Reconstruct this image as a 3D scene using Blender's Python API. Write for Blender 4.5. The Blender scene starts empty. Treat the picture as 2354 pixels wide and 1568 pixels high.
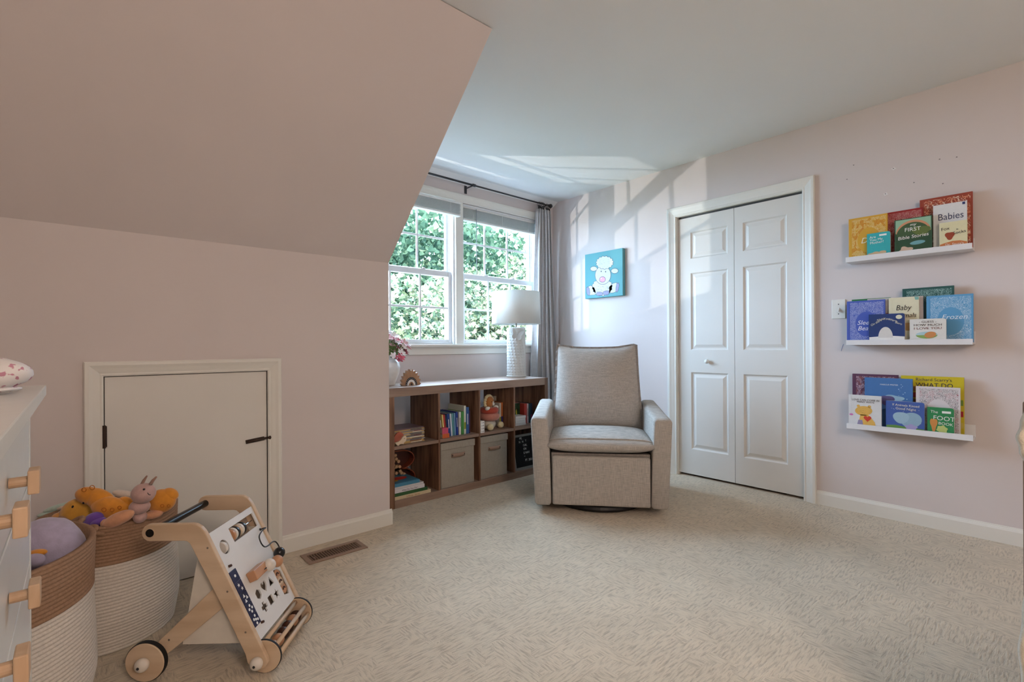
import bpy, bmesh, math, random
from mathutils import Vector, Matrix
random.seed(7)
PI = math.pi
scene = bpy.context.scene
COL = scene.collection

# ------------------------------------------------------------------ camera
FPX, YAW, ROLL, SHIFT = 1117.28, 0.728746, 0.005533, 10.6
CAMZ = 1.03
_s, _c = math.sin(YAW), math.cos(YAW)
FW = Vector((_s, _c, 0)); R0 = Vector((_c, -_s, 0)); D0 = Vector((0, 0, -1))
RT = R0*math.cos(ROLL) + D0*math.sin(ROLL)
DN = D0*math.cos(ROLL) - R0*math.sin(ROLL)
cam_d = bpy.data.cameras.new('camera'); cam = bpy.data.objects.new('camera', cam_d); COL.objects.link(cam)
cam_d.sensor_width = 36.0; cam_d.lens = FPX/2354*36.0; cam_d.shift_y = SHIFT/2354; cam_d.clip_start = 0.01; cam_d.clip_end = 200
m = Matrix.Identity(4)
for i in range(3):
    m[i][0] = RT[i]; m[i][1] = -DN[i]; m[i][2] = -FW[i]
m[2][3] = CAMZ
cam.matrix_world = m
scene.camera = cam

def at(u, v, d):
    """world point that was measured at photo pixel (u, v), d metres ahead of the camera"""
    return Vector((0, 0, CAMZ)) + (FW + RT*((u-1177)/FPX) + DN*((v-784-SHIFT)/FPX))*d

# ------------------------------------------------------------------ world, sun, lamps
SKY = 29.0
world = bpy.data.worlds.new('sky'); scene.world = world; world.use_nodes = True
bg = world.node_tree.nodes['Background']
bg.inputs['Color'].default_value = (0.515, 0.735, 1.0, 1); bg.inputs['Strength'].default_value = SKY

def light(name, kind, energy, color, loc, direction=None, **kw):
    d = bpy.data.lights.new(name, kind); d.energy = energy; d.color = color
    for k, v in kw.items(): setattr(d, k, v)
    o = bpy.data.objects.new(name, d); COL.objects.link(o); o.location = loc
    if direction is not None: o.rotation_euler = Vector(direction).to_track_quat('-Z', 'Y').to_euler()
    return o
light('sun', 'SUN', 50.0, (1.0, 0.95, 0.88), (0, -4, 9), (0.35, 0.78, -0.52), angle=0.01)
# spot lamp outside, added to stand in for sunlight reflected up indoors
light('reflected_sun_spot', 'SPOT', 300, (1.0, 0.97, 0.92), (-0.3, 5.0, 0.75), Vector((2.3, 3.42, 1.7)) - Vector((-0.3, 5.0, 0.75)),
      spot_size=math.radians(110), spot_blend=0.2, shadow_soft_size=0.01)
# the window opening guides the sampling of the sky
pt = light('window_portal', 'AREA', 1.0, (1, 1, 1), (2.4, 3.56, 1.65), (0, -1, 0), shape='RECTANGLE', size=1.95, size_y=1.25)
pt.data.cycles.is_portal = True

scene.view_settings.view_transform = 'Standard'
scene.view_settings.look = 'None'
scene.view_settings.exposure = 0.12
scene.view_settings.gamma = 1.0
scene.view_settings.use_curve_mapping = False
scene.cycles.use_denoising = True
scene.cycles.adaptive_threshold = 0.02
scene.cycles.max_bounces = 6
scene.cycles.diffuse_bounces = 3
scene.cycles.glossy_bounces = 2
scene.cycles.transmission_bounces = 2
scene.cycles.transparent_max_bounces = 8
scene.cycles.caustics_reflective = False
scene.cycles.caustics_refractive = False
scene.cycles.sample_clamp_indirect = 8.0

# ------------------------------------------------------------------ materials
def lin(c):
    c = c/255.0
    return c/12.92 if c <= 0.04045 else ((c+0.055)/1.055)**2.4
def rgb(r, g, b): return (lin(r), lin(g), lin(b), 1)
MATS = {}
def mat(name, col, rough=0.6, var=0.04, scale=30.0, bump=0.0, bscale=200.0, bdist=0.002, metal=0.0, spec=0.4, stretch=None, sheen=0.0):
    if name in MATS: return MATS[name]
    m = bpy.data.materials.new(name); m.use_nodes = True
    nt = m.node_tree; N = nt.nodes; L = nt.links; b = N['Principled BSDF']
    b.inputs['Roughness'].default_value = rough; b.inputs['Metallic'].default_value = metal
    b.inputs['Specular IOR Level'].default_value = spec
    if sheen: b.inputs['Sheen Weight'].default_value = sheen
    c = rgb(*col)
    tc = N.new('ShaderNodeTexCoord'); mp = N.new('ShaderNodeMapping'); L.new(tc.outputs['Object'], mp.inputs['Vector'])
    if stretch: mp.inputs['Scale'].default_value = stretch
    nz = N.new('ShaderNodeTexNoise'); nz.inputs['Scale'].default_value = scale; nz.inputs['Detail'].default_value = 1.5
    L.new(mp.outputs['Vector'], nz.inputs['Vector'])
    rp = N.new('ShaderNodeValToRGB'); L.new(nz.outputs['Fac'], rp.inputs['Fac'])
    rp.color_ramp.elements[0].position = 0.3; rp.color_ramp.elements[1].position = 0.7
    rp.color_ramp.elements[0].color = tuple(max(0, x*(1-var)) for x in c[:3]) + (1,)
    rp.color_ramp.elements[1].color = tuple(min(1, x*(1+var)) for x in c[:3]) + (1,)
    L.new(rp.outputs['Color'], b.inputs['Base Color'])
    if bump:
        n2 = N.new('ShaderNodeTexNoise'); n2.inputs['Scale'].default_value = bscale; n2.inputs['Detail'].default_value = 3
        L.new(mp.outputs['Vector'], n2.inputs['Vector'])
        bp = N.new('ShaderNodeBump'); bp.inputs['Strength'].default_value = bump; bp.inputs['Distance'].default_value = bdist
        L.new(n2.outputs['Fac'], bp.inputs['Height']); L.new(bp.outputs['Normal'], b.inputs['Normal'])
    MATS[name] = m
    return m
def flat(name, col, rough=0.6): return mat(name, col, rough, var=0.02, scale=60)

def wood(name, c1, c2, stretch, scale=6.0, rough=0.5):
    if name in MATS: return MATS[name]
    m = bpy.data.materials.new(name); m.use_nodes = True
    nt = m.node_tree; N = nt.nodes; L = nt.links; b = N['Principled BSDF']; b.inputs['Roughness'].default_value = rough
    b.inputs['Specular IOR Level'].default_value = 0.35
    tc = N.new('ShaderNodeTexCoord'); mp = N.new('ShaderNodeMapping'); mp.inputs['Scale'].default_value = stretch
    L.new(tc.outputs['Object'], mp.inputs['Vector'])
    nz = N.new('ShaderNodeTexNoise'); nz.inputs['Scale'].default_value = scale; nz.inputs['Detail'].default_value = 8; nz.inputs['Distortion'].default_value = 0.6
    L.new(mp.outputs['Vector'], nz.inputs['Vector'])
    rp = N.new('ShaderNodeValToRGB'); L.new(nz.outputs['Fac'], rp.inputs['Fac'])
    rp.color_ramp.elements[0].position = 0.33; rp.color_ramp.elements[1].position = 0.68
    rp.color_ramp.elements[0].color = rgb(*c1); rp.color_ramp.elements[1].color = rgb(*c2)
    L.new(rp.outputs['Color'], b.inputs['Base Color'])
    MATS[name] = m
    return m

def fabric(name, col, scale=420.0, var=0.16, bump=0.5, rough=0.95):
    """plain woven cloth: crossing slubs"""
    if name in MATS: return MATS[name]
    m = bpy.data.materials.new(name); m.use_nodes = True
    nt = m.node_tree; N = nt.nodes; L = nt.links; b = N['Principled BSDF']; b.inputs['Roughness'].default_value = rough
    b.inputs['Specular IOR Level'].default_value = 0.15
    tc = N.new('ShaderNodeTexCoord'); vals = []
    for st in ((1, 1, 0.07), (0.07, 0.07, 1)):
        mp = N.new('ShaderNodeMapping'); mp.inputs['Scale'].default_value = st; L.new(tc.outputs['Object'], mp.inputs['Vector'])
        nz = N.new('ShaderNodeTexNoise'); nz.inputs['Scale'].default_value = scale; nz.inputs['Detail'].default_value = 2
        L.new(mp.outputs['Vector'], nz.inputs['Vector']); vals.append(nz)
    ad = N.new('ShaderNodeMath'); ad.operation = 'ADD'; L.new(vals[0].outputs['Fac'], ad.inputs[0]); L.new(vals[1].outputs['Fac'], ad.inputs[1])
    hf = N.new('ShaderNodeMath'); hf.operation = 'MULTIPLY'; hf.inputs[1].default_value = 0.5; L.new(ad.outputs[0], hf.inputs[0])
    rp = N.new('ShaderNodeValToRGB'); L.new(hf.outputs[0], rp.inputs['Fac'])
    c = rgb(*col)
    rp.color_ramp.elements[0].position = 0.36; rp.color_ramp.elements[1].position = 0.64
    rp.color_ramp.elements[0].color = tuple(x*(1-var*1.6) for x in c[:3]) + (1,)
    rp.color_ramp.elements[1].color = tuple(min(1, x*(1+var)) for x in c[:3]) + (1,)
    L.new(rp.outputs['Color'], b.inputs['Base Color'])
    bp = N.new('ShaderNodeBump'); bp.inputs['Strength'].default_value = bump; bp.inputs['Distance'].default_value = 0.002
    L.new(hf.outputs[0], bp.inputs['Height']); L.new(bp.outputs['Normal'], b.inputs['Normal'])
    MATS[name] = m
    return m

def carpet_mat():
    m = bpy.data.materials.new('carpet'); m.use_nodes = True
    nt = m.node_tree; N = nt.nodes; L = nt.links; b = N['Principled BSDF']; b.inputs['Roughness'].default_value = 1.0
    b.inputs['Specular IOR Level'].default_value = 0.05; b.inputs['Sheen Weight'].default_value = 0.15
    tc = N.new('ShaderNodeTexCoord')
    def noise(scale, st=(1, 1, 1), detail=3, dist=0.0):
        mp = N.new('ShaderNodeMapping'); mp.inputs['Scale'].default_value = st; L.new(tc.outputs['Object'], mp.inputs['Vector'])
        nz = N.new('ShaderNodeTexNoise'); nz.inputs['Scale'].default_value = scale; nz.inputs['Detail'].default_value = detail; nz.inputs['Distortion'].default_value = dist
        L.new(mp.outputs['Vector'], nz.inputs['Vector']); return nz.outputs['Fac']
    def math_(op, a, bb, clamp=False):
        n = N.new('ShaderNodeMath'); n.operation = op; n.use_clamp = clamp
        for i, x in enumerate((a, bb)):
            if hasattr(x, 'links') or hasattr(x, 'node'): L.new(x, n.inputs[i])
            else: n.inputs[i].default_value = x
        return n.outputs[0]
    ax = noise(140, (0.16, 1, 1), 3, 0.4); ay = noise(140, (1, 0.16, 1), 3, 0.4)
    # random square patches decide which way the loops run
    vo = N.new('ShaderNodeTexVoronoi'); vo.distance = 'CHEBYCHEV'; vo.inputs['Scale'].default_value = 13; vo.inputs['Randomness'].default_value = 0.85
    L.new(tc.outputs['Object'], vo.inputs['Vector'])
    sp = N.new('ShaderNodeSeparateColor'); L.new(vo.outputs['Color'], sp.inputs['Color'])
    msk = math_('GREATER_THAN', sp.outputs[0], 0.62)
    mx = N.new('ShaderNodeMix'); mx.data_type = 'FLOAT'; L.new(msk, mx.inputs[0]); L.new(ax, mx.inputs[2]); L.new(ay, mx.inputs[3])
    loops = mx.outputs[0]
    fine = noise(420, detail=0.5); big = noise(1.3, detail=1); mid = noise(6, detail=3)
    h = math_('ADD', math_('MULTIPLY', loops, 1.0), math_('MULTIPLY', fine, 0.35))
    r1 = N.new('ShaderNodeValToRGB'); L.new(loops, r1.inputs['Fac'])
    r1.color_ramp.elements[0].position = 0.30; r1.color_ramp.elements[1].position = 0.54
    r1.color_ramp.elements[0].color = rgb(178, 163, 143); r1.color_ramp.elements[1].color = rgb(213, 197, 173)
    tone = math_('ADD', math_('MULTIPLY', big, 0.20), math_('ADD', math_('MULTIPLY', mid, 0.26), math_('ADD', math_('MULTIPLY', fine, 0.24), 0.65)))
    mc = N.new('ShaderNodeMix'); mc.data_type = 'RGBA'; mc.blend_type = 'MULTIPLY'; mc.inputs[0].default_value = 1.0
    L.new(r1.outputs['Color'], mc.inputs[6])
    cb = N.new('ShaderNodeCombineColor')
    for i in range(3): L.new(tone, cb.inputs[i])
    L.new(cb.outputs['Color'], mc.inputs[7]); L.new(mc.outputs[2], b.inputs['Base Color'])
    bp = N.new('ShaderNodeBump'); bp.inputs['Strength'].default_value = 0.45; bp.inputs['Distance'].default_value = 0.009
    L.new(h, bp.inputs['Height']); L.new(bp.outputs['Normal'], b.inputs['Normal'])
    return m

def ornate(name, base, line, w, h, freq=70.0, oval=True, bands=26.0, thr=0.3, color2=None):
    """printed cover: foil scrollwork round a plain oval centre (flat print)"""
    if name in MATS: return MATS[name]
    m = bpy.data.materials.new(name); m.use_nodes = True
    nt = m.node_tree; N = nt.nodes; L = nt.links; b = N['Principled BSDF']; b.inputs['Roughness'].default_value = 0.4
    def mth(op, a, bb=0.0, clamp=False):
        n = N.new('ShaderNodeMath'); n.operation = op; n.use_clamp = clamp
        for i, x in enumerate((a, bb)):
            if isinstance(x, (int, float)): n.inputs[i].default_value = x
            else: L.new(x, n.inputs[i])
        return n.outputs[0]
    tc = N.new('ShaderNodeTexCoord'); nz = N.new('ShaderNodeTexNoise'); nz.inputs['Scale'].default_value = freq; nz.inputs['Detail'].default_value = 1.5; nz.inputs['Distortion'].default_value = 1.2
    L.new(tc.outputs['Object'], nz.inputs['Vector'])
    s = mth('SINE', mth('MULTIPLY', nz.outputs['Fac'], bands*2)); ln = mth('GREATER_THAN', s, thr)
    sx = N.new('ShaderNodeSeparateXYZ'); L.new(tc.outputs['Object'], sx.inputs['Vector'])
    nx = mth('DIVIDE', mth('SUBTRACT', sx.outputs[0], w*0.52), w*0.5); nzz = mth('DIVIDE', mth('SUBTRACT', sx.outputs[2], h*0.45), h*0.5)
    ax = mth('ABSOLUTE', nx); az = mth('ABSOLUTE', mth('DIVIDE', mth('SUBTRACT', sx.outputs[2], h*0.5), h*0.5))
    inside = mth('MULTIPLY', mth('LESS_THAN', ax, 0.88), mth('LESS_THAN', az, 0.92))
    f = mth('MULTIPLY', ln, inside)
    if oval:
        rr = mth('ADD', mth('MULTIPLY', nx, nx), mth('MULTIPLY', nzz, nzz))
        f = mth('MULTIPLY', f, mth('GREATER_THAN', rr, 0.34))
    mx = N.new('ShaderNodeMix'); mx.data_type = 'RGBA'; L.new(f, mx.inputs[0])
    mx.inputs[6].default_value = rgb(*base)
    if color2:
        vo = N.new('ShaderNodeTexNoise'); vo.inputs['Scale'].default_value = 40; L.new(tc.outputs['Object'], vo.inputs['Vector'])
        g = mth('GREATER_THAN', vo.outputs['Fac'], 0.52)
        m2 = N.new('ShaderNodeMix'); m2.data_type = 'RGBA'; L.new(g, m2.inputs[0]); m2.inputs[6].default_value = rgb(*line); m2.inputs[7].default_value = rgb(*color2)
        L.new(m2.outputs[2], mx.inputs[7])
    else: mx.inputs[7].default_value = rgb(*line)
    L.new(mx.outputs[2], b.inputs['Base Color'])
    MATS[name] = m
    return m

def translucent(m, fac):
    nt = m.node_tree; N = nt.nodes; L = nt.links; b = N['Principled BSDF']; out = N['Material Output']
    tl = N.new('ShaderNodeBsdfTranslucent'); src = b.inputs['Base Color'].links[0].from_socket; L.new(src, tl.inputs['Color'])
    mx = N.new('ShaderNodeMixShader'); mx.inputs[0].default_value = fac; L.new(b.outputs[0], mx.inputs[1]); L.new(tl.outputs[0], mx.inputs[2]); L.new(mx.outputs[0], out.inputs['Surface'])
    return m

def glass_mat():
    m = bpy.data.materials.new('window_glass'); m.use_nodes = True
    nt = m.node_tree; N = nt.nodes; L = nt.links; N.remove(N['Principled BSDF'])
    out = N['Material Output']; tr = N.new('ShaderNodeBsdfTransparent'); gl = N.new('ShaderNodeBsdfGlossy'); gl.inputs['Roughness'].default_value = 0.02
    tr.inputs['Color'].default_value = (0.95, 0.965, 0.965, 1)
    fr = N.new('ShaderNodeFresnel'); fr.inputs['IOR'].default_value = 1.2
    mx = N.new('ShaderNodeMixShader'); L.new(fr.outputs['Fac'], mx.inputs['Fac']); L.new(tr.outputs[0], mx.inputs[1]); L.new(gl.outputs[0], mx.inputs[2])
    L.new(mx.outputs[0], out.inputs['Surface'])
    MATS['window_glass'] = m
    return m

def leaf_mat(name, c1, c2, trans):
    m = bpy.data.materials.new(name); m.use_nodes = True
    nt = m.node_tree; N = nt.nodes; L = nt.links; N.remove(N['Principled BSDF']); out = N['Material Output']
    nz = N.new('ShaderNodeTexNoise'); nz.inputs['Scale'].default_value = 2.2; nz.inputs['Detail'].default_value = 5
    tc = N.new('ShaderNodeTexCoord'); L.new(tc.outputs['Object'], nz.inputs['Vector'])
    rp = N.new('ShaderNodeValToRGB'); L.new(nz.outputs['Fac'], rp.inputs['Fac'])
    rp.color_ramp.elements[0].position = 0.35; rp.color_ramp.elements[1].position = 0.65
    rp.color_ramp.elements[0].color = rgb(*c1); rp.color_ramp.elements[1].color = rgb(*c2)
    df = N.new('ShaderNodeBsdfDiffuse'); tl = N.new('ShaderNodeBsdfTranslucent'); tl.inputs['Color'].default_value = rgb(*trans)
    L.new(rp.outputs['Color'], df.inputs['Color'])
    mx = N.new('ShaderNodeMixShader'); mx.inputs['Fac'].default_value = 0.3; L.new(df.outputs[0], mx.inputs[1]); L.new(tl.outputs[0], mx.inputs[2])
    L.new(mx.outputs[0], out.inputs['Surface'])
    MATS[name] = m
    return m

WALL = mat('wall_paint', (218, 208, 205), 0.85, var=0.015, scale=2.0, spec=0.25)
CEIL = mat('ceiling_paint', (243, 243, 242), 0.9, var=0.01, scale=2.0, spec=0.2)
TRIM = mat('trim_paint', (232, 229, 221), 0.4, var=0.01, scale=4.0, spec=0.4)
DOORP = mat('door_paint', (224, 220, 213), 0.45, var=0.012, scale=4.0, spec=0.4)
VINYL = mat('window_vinyl', (236, 238, 240), 0.35, var=0.01)
BLACK = flat('black_metal', (34, 32, 32), 0.35)
DARK = flat('dark_void', (14, 12, 11), 0.9)  # near-black colour stands in for the unlit space behind the doors
WHITE = flat('white_print', (240, 238, 234), 0.5)
PAGES = mat('book_pages', (226, 219, 204), 0.8, var=0.12, scale=400)
GLASS = glass_mat()
MAPLE = wood('maple_ply', (199, 170, 140), (220, 194, 165), (1, 1, 6), 3.0, 0.45)
BEECH = wood('beech_knob', (188, 152, 118), (206, 172, 140), (4, 4, 1), 6.0, 0.5)
WALNUT = wood('weathered_walnut', (92, 60, 42), (152, 114, 88), (9, 9, 0.9), 3.0, 0.5)
WALNUT_H = wood('weathered_walnut_face', (134, 109, 93), (156, 130, 112), (0.9, 9, 9), 3.0, 0.5)

# ------------------------------------------------------------------ mesh helpers
class MB:
    def __init__(s): s.v = []; s.f = []
    def add(s, vs, fs):
        o = len(s.v); s.v += [tuple(v) for v in vs]; s.f += [tuple(i+o for i in f) for f in fs]; return s
    def box(s, x0, x1, y0, y1, z0, z1):
        x0, x1 = sorted((x0, x1)); y0, y1 = sorted((y0, y1)); z0, z1 = sorted((z0, z1))
        return s.add([(x0,y0,z0),(x1,y0,z0),(x1,y1,z0),(x0,y1,z0),(x0,y0,z1),(x1,y0,z1),(x1,y1,z1),(x0,y1,z1)],
                     [(0,3,2,1),(4,5,6,7),(0,1,5,4),(1,2,6,5),(2,3,7,6),(3,0,4,7)])
    def prism(s, pts, y0, y1, ax='y'):
        """pts: polygon in (x, z) seen from -y (counter-clockwise), extruded y0..y1; ax='x': polygon in (y, z); ax='z': polygon in (x, y)"""
        n = len(pts)
        if ax == 'y': A = [(p[0], y0, p[1]) for p in pts]; B = [(p[0], y1, p[1]) for p in pts]
        elif ax == 'x': A = [(y0, p[0], p[1]) for p in pts]; B = [(y1, p[0], p[1]) for p in pts]
        else: A = [(p[0], p[1], y0) for p in pts]; B = [(p[0], p[1], y1) for p in pts]
        return s.add(A+B, [tuple(range(n)), tuple(range(2*n-1, n-1, -1))] + [(i, i+n, (i+1) % n+n, (i+1) % n) for i in range(n)])
    def lathe(s, prof, seg=24, cx=0, cy=0, a0=0.0, a1=2*PI, ax='z', c=(0, 0, 0)):
        """prof: (r, h) pairs; closed turn about z (or about local y / x through c)"""
        vs = []; n = len(prof)
        for i in range(seg):
            a = a0+(a1-a0)*i/seg
            for r, h in prof:
                if ax == 'z': vs.append((cx+r*math.cos(a), cy+r*math.sin(a), h))
                elif ax == 'y': vs.append((c[0]+r*math.cos(a), c[1]+h, c[2]+r*math.sin(a)))
                else: vs.append((c[0]+h, c[1]+r*math.cos(a), c[2]+r*math.sin(a)))
        fs = []
        for i in range(seg):
            j = (i+1) % seg
            for k in range(n-1):
                fs.append((i*n+k, j*n+k, j*n+k+1, i*n+k+1))
        return s.add(vs, fs)
    def ell(s, c, r, seg=20, ring=12, rot=None):
        vs = []; fs = []
        for i in range(ring+1):
            t = PI*i/ring
            for j in range(seg):
                a = 2*PI*j/seg
                p = Vector((r[0]*math.sin(t)*math.cos(a), r[1]*math.sin(t)*math.sin(a), r[2]*math.cos(t)))
                if rot is not None: p = rot @ p
                vs.append(p+Vector(c))
        for i in range(ring):
            for j in range(seg):
                fs.append((i*seg+j, (i+1)*seg+j, (i+1)*seg+(j+1) % seg, i*seg+(j+1) % seg))
        return s.add(vs, fs)
    def tube(s, pts, r, seg=10, cap=True):
        pts = [Vector(p) for p in pts]; n = len(pts); vs = []
        rs = r if isinstance(r, (list, tuple)) else [r]*n
        up = None
        for i, p in enumerate(pts):
            d = (pts[min(i+1, n-1)]-pts[max(i-1, 0)]).normalized()
            if up is None:
                up = d.orthogonal().normalized()
            up = (up - d*up.dot(d)).normalized(); w = d.cross(up)
            for j in range(seg):
                a = 2*PI*j/seg; vs.append(p+(up*math.cos(a)+w*math.sin(a))*rs[i])
        fs = [(i*seg+j, i*seg+(j+1) % seg, (i+1)*seg+(j+1) % seg, (i+1)*seg+j) for i in range(n-1) for j in range(seg)]
        if cap: fs += [tuple(range(seg-1, -1, -1)), tuple(range((n-1)*seg, n*seg))]
        return s.add(vs, fs)
    def grid(s, nu, nv, fn, closeu=False):
        vs = [fn(i/(nu if closeu else nu-1), j/(nv-1)) for j in range(nv) for i in range(nu)]
        fs = []
        for j in range(nv-1):
            for i in range(nu if closeu else nu-1):
                k = (i+1) % nu; fs.append((j*nu+i, j*nu+k, (j+1)*nu+k, (j+1)*nu+i))
        return s.add(vs, fs)
    def xf(s, M):
        s.v = [tuple(M @ Vector(v)) for v in s.v]; return s
    def build(s, name, material, parent=None, smooth=False, bevel=0.0, seg=2, loc=None, rot=None, sub=0, solid=0.0, angle=0.6):
        me = bpy.data.meshes.new(name); me.from_pydata(s.v, [], s.f); me.validate()
        bm = bmesh.new(); bm.from_mesh(me); bmesh.ops.recalc_face_normals(bm, faces=bm.faces); bm.to_mesh(me); bm.free()
        me.materials.append(material)
        if smooth:
            for p in me.polygons: p.use_smooth = True
        o = bpy.data.objects.new(name, me); COL.objects.link(o)
        if parent is not None: o.parent = parent
        if loc is not None: o.location = loc
        if rot is not None: o.rotation_euler = rot
        if solid:
            md = o.modifiers.new('solid', 'SOLIDIFY'); md.thickness = solid; md.offset = 0
        if bevel:
            md = o.modifiers.new('bevel', 'BEVEL'); md.width = bevel; md.segments = seg; md.limit_method = 'ANGLE'; md.angle_limit = angle
            if smooth is False and seg > 2:
                for p in me.polygons: p.use_smooth = False
        if sub:
            md = o.modifiers.new('sub', 'SUBSURF'); md.levels = sub; md.render_levels = sub
        return o

def box(name, material, parent, x0, x1, y0, y1, z0, z1, bevel=0.0, **kw): return MB().box(x0, x1, y0, y1, z0, z1).build(name, material, parent, bevel=bevel, **kw)
def tag(o, label=None, cat=None, group=None, kind=None):
    if label: o['label'] = label
    if cat: o['category'] = cat
    if group: o['group'] = group
    if kind: o['kind'] = kind
    return o
def thing(name, label, cat, loc=(0, 0, 0), rotz=0.0, group=None, kind=None):
    o = bpy.data.objects.new(name, None); COL.objects.link(o); o.location = loc; o.rotation_euler = (0, 0, rotz); o.empty_display_size = 0.05
    return tag(o, label, cat, group, kind)
def text(s, size, material, parent, x, z, y=-0.0006, align='CENTER', shear=0.0, rot=0.0, name='lettering', sx=1.0):
    cu = bpy.data.curves.new('t', 'FONT'); cu.body = s; cu.size = size; cu.align_x = align; cu.shear = shear; cu.extrude = 0.0002
    cu.space_line = 0.85; cu.resolution_u = 3
    ob = bpy.data.objects.new('t', cu); COL.objects.link(ob)
    me = bpy.data.meshes.new_from_object(ob)
    bpy.data.objects.remove(ob); bpy.data.curves.remove(cu)
    me.transform(Matrix.Translation((x, y, z)) @ Matrix.Rotation(-rot, 4, 'Y') @ Matrix.Rotation(PI/2, 4, 'X') @ Matrix.Diagonal((sx, 1, 1, 1)))
    me.materials.clear(); me.materials.append(material)
    o = bpy.data.objects.new(name, me); COL.objects.link(o); o.parent = parent
    return o
def circle(cx, cz, rx, rz=None, n=20): 
    rz = rx if rz is None else rz
    return [(cx+rx*math.cos(2*PI*i/n), cz+rz*math.sin(2*PI*i/n)) for i in range(n)]
def plate(name, pts, material, parent, y0=-0.0008, y1=-0.0001):
    return MB().prism(pts, y0, y1).build(name, material, parent)
def blob(cx, cz, rx, rz, k=9, amp=0.1, n=36, ph=0.0):
    return [(cx+rx*(1+amp*math.sin(k*a+ph))*math.cos(a), cz+rz*(1+amp*math.sin(k*a+ph))*math.sin(a)) for a in [2*PI*i/n for i in range(n)]]
def casing(name, x0, x1, zb, z1, prof, parent, material, M=None, closed=False):
    """door/window casing swept round an opening; prof: (offset outward, protrusion toward -y)"""
    mb = MB(); n = len(prof)
    def ring(px, pz): return None
    vs = []
    for o, p in prof:
        vs.append([(x0-o, -p, zb), (x0-o, -p, z1+o), (x1+o, -p, z1+o), (x1+o, -p, zb)])
    V = []
    for k in range(4):
        for i in range(n): V.append(vs[i][k])
    F = [(k*n+i, k*n+(i+1) % n, (k+1)*n+(i+1) % n, (k+1)*n+i) for k in range(3) for i in range(n)]
    F += [tuple(range(n)), tuple(range(4*n-1, 3*n-1, -1))]
    mb.add(V, F)
    if M is not None: mb.xf(M)
    return mb.build(name, material, parent)
CASE_PROF = [(0.0, -0.02), (0.0, 0.008), (0.006, 0.011), (0.012, 0.009), (0.020, 0.012), (0.034, 0.016), (0.046, 0.021), (0.058, 0.021), (0.062, 0.017), (0.062, -0.001)]
R_WALL = -PI/2      # local x runs along the right wall away from the window, local y into the wall

# ------------------------------------------------------------------ the setting
XW, YK, YWIN, ZC = 3.555, 2.574, 3.36, 2.45
XK = 1.342
CARPET = carpet_mat()
tag(MB().box(-2.3, 3.75, -2.6, 3.5, -0.12, 0).build('floor', CARPET), 'beige patterned cut and loop carpet covering the whole floor', 'carpet', kind='structure')
tag(MB().box(-2.4, 3.75, -2.7, 3.6, ZC, ZC+0.15).build('ceiling', CEIL), 'flat white painted ceiling above armchair and closet', 'ceiling', kind='structure')
# knee wall with the opening for the attic hatch
AX0, AX1, AZ1 = 0.076, 0.690, 0.914
wl = MB().box(-2.3, AX0, YK, YK+0.12, 0, 1.53).box(AX1, XK, YK, YK+0.12, 0, 1.53).box(AX0, AX1, YK, YK+0.12, AZ1, 1.53)
tag(wl.build('wall_left', WALL), 'low pink knee wall with small attic door', 'wall', kind='structure')
tag(MB().prism([(2.574, 1.512), (2.70, 1.512), (1.80, 2.46), (1.674, 2.446)], -2.3, XK, 'x').build('ceiling_slope', WALL), 'pink sloped ceiling rising from the knee wall', 'ceiling', kind='structure')
for v in bpy.data.objects['ceiling_slope'].data.vertices:
    if v.co.x > 1.0 and v.co.z > 2.0: v.co.x = 1.386
ck = MB().prism([(2.60, 0), (3.5, 0), (3.5, 2.46), (1.72, 2.46), (2.60, 1.545)], 1.22, XK, 'x').build('wall_dormer', WALL)
for v in ck.data.vertices:
    if v.co.x > 1.3: v.co.x = XK+0.043*max(0, (v.co.z-1.512)/0.94)
tag(ck, 'pink side wall of the dormer beside the bookcase', 'wall', kind='structure')
# window wall with two openings
WX0, WXa, WXb, WX1, WZ0, WZ1 = 1.470, 2.365, 2.438, 3.335, 1.045, 2.245
wb = MB().box(1.2, WX0, YWIN, YWIN+0.15, 0, ZC).box(WX1, 3.75, YWIN, YWIN+0.15, 0, ZC).box(WX0, WX1, YWIN, YWIN+0.15, 0, WZ0).box(WX0, WX1, YWIN, YWIN+0.15, WZ1, ZC).box(WXa, WXb, YWIN+0.01, YWIN+0.15, WZ0, WZ1)
tag(wb.build('wall_back', WALL), 'pink wall around the double window behind bookcase', 'wall', kind='structure')
tag(MB().prism([(3.285, 2.451), (3.36, 2.405), (3.37, 2.451)], 1.36, 3.56, 'x').build('ceiling_cove', CEIL), 'white angled strip between ceiling and window wall', 'ceiling', kind='structure')
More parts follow.
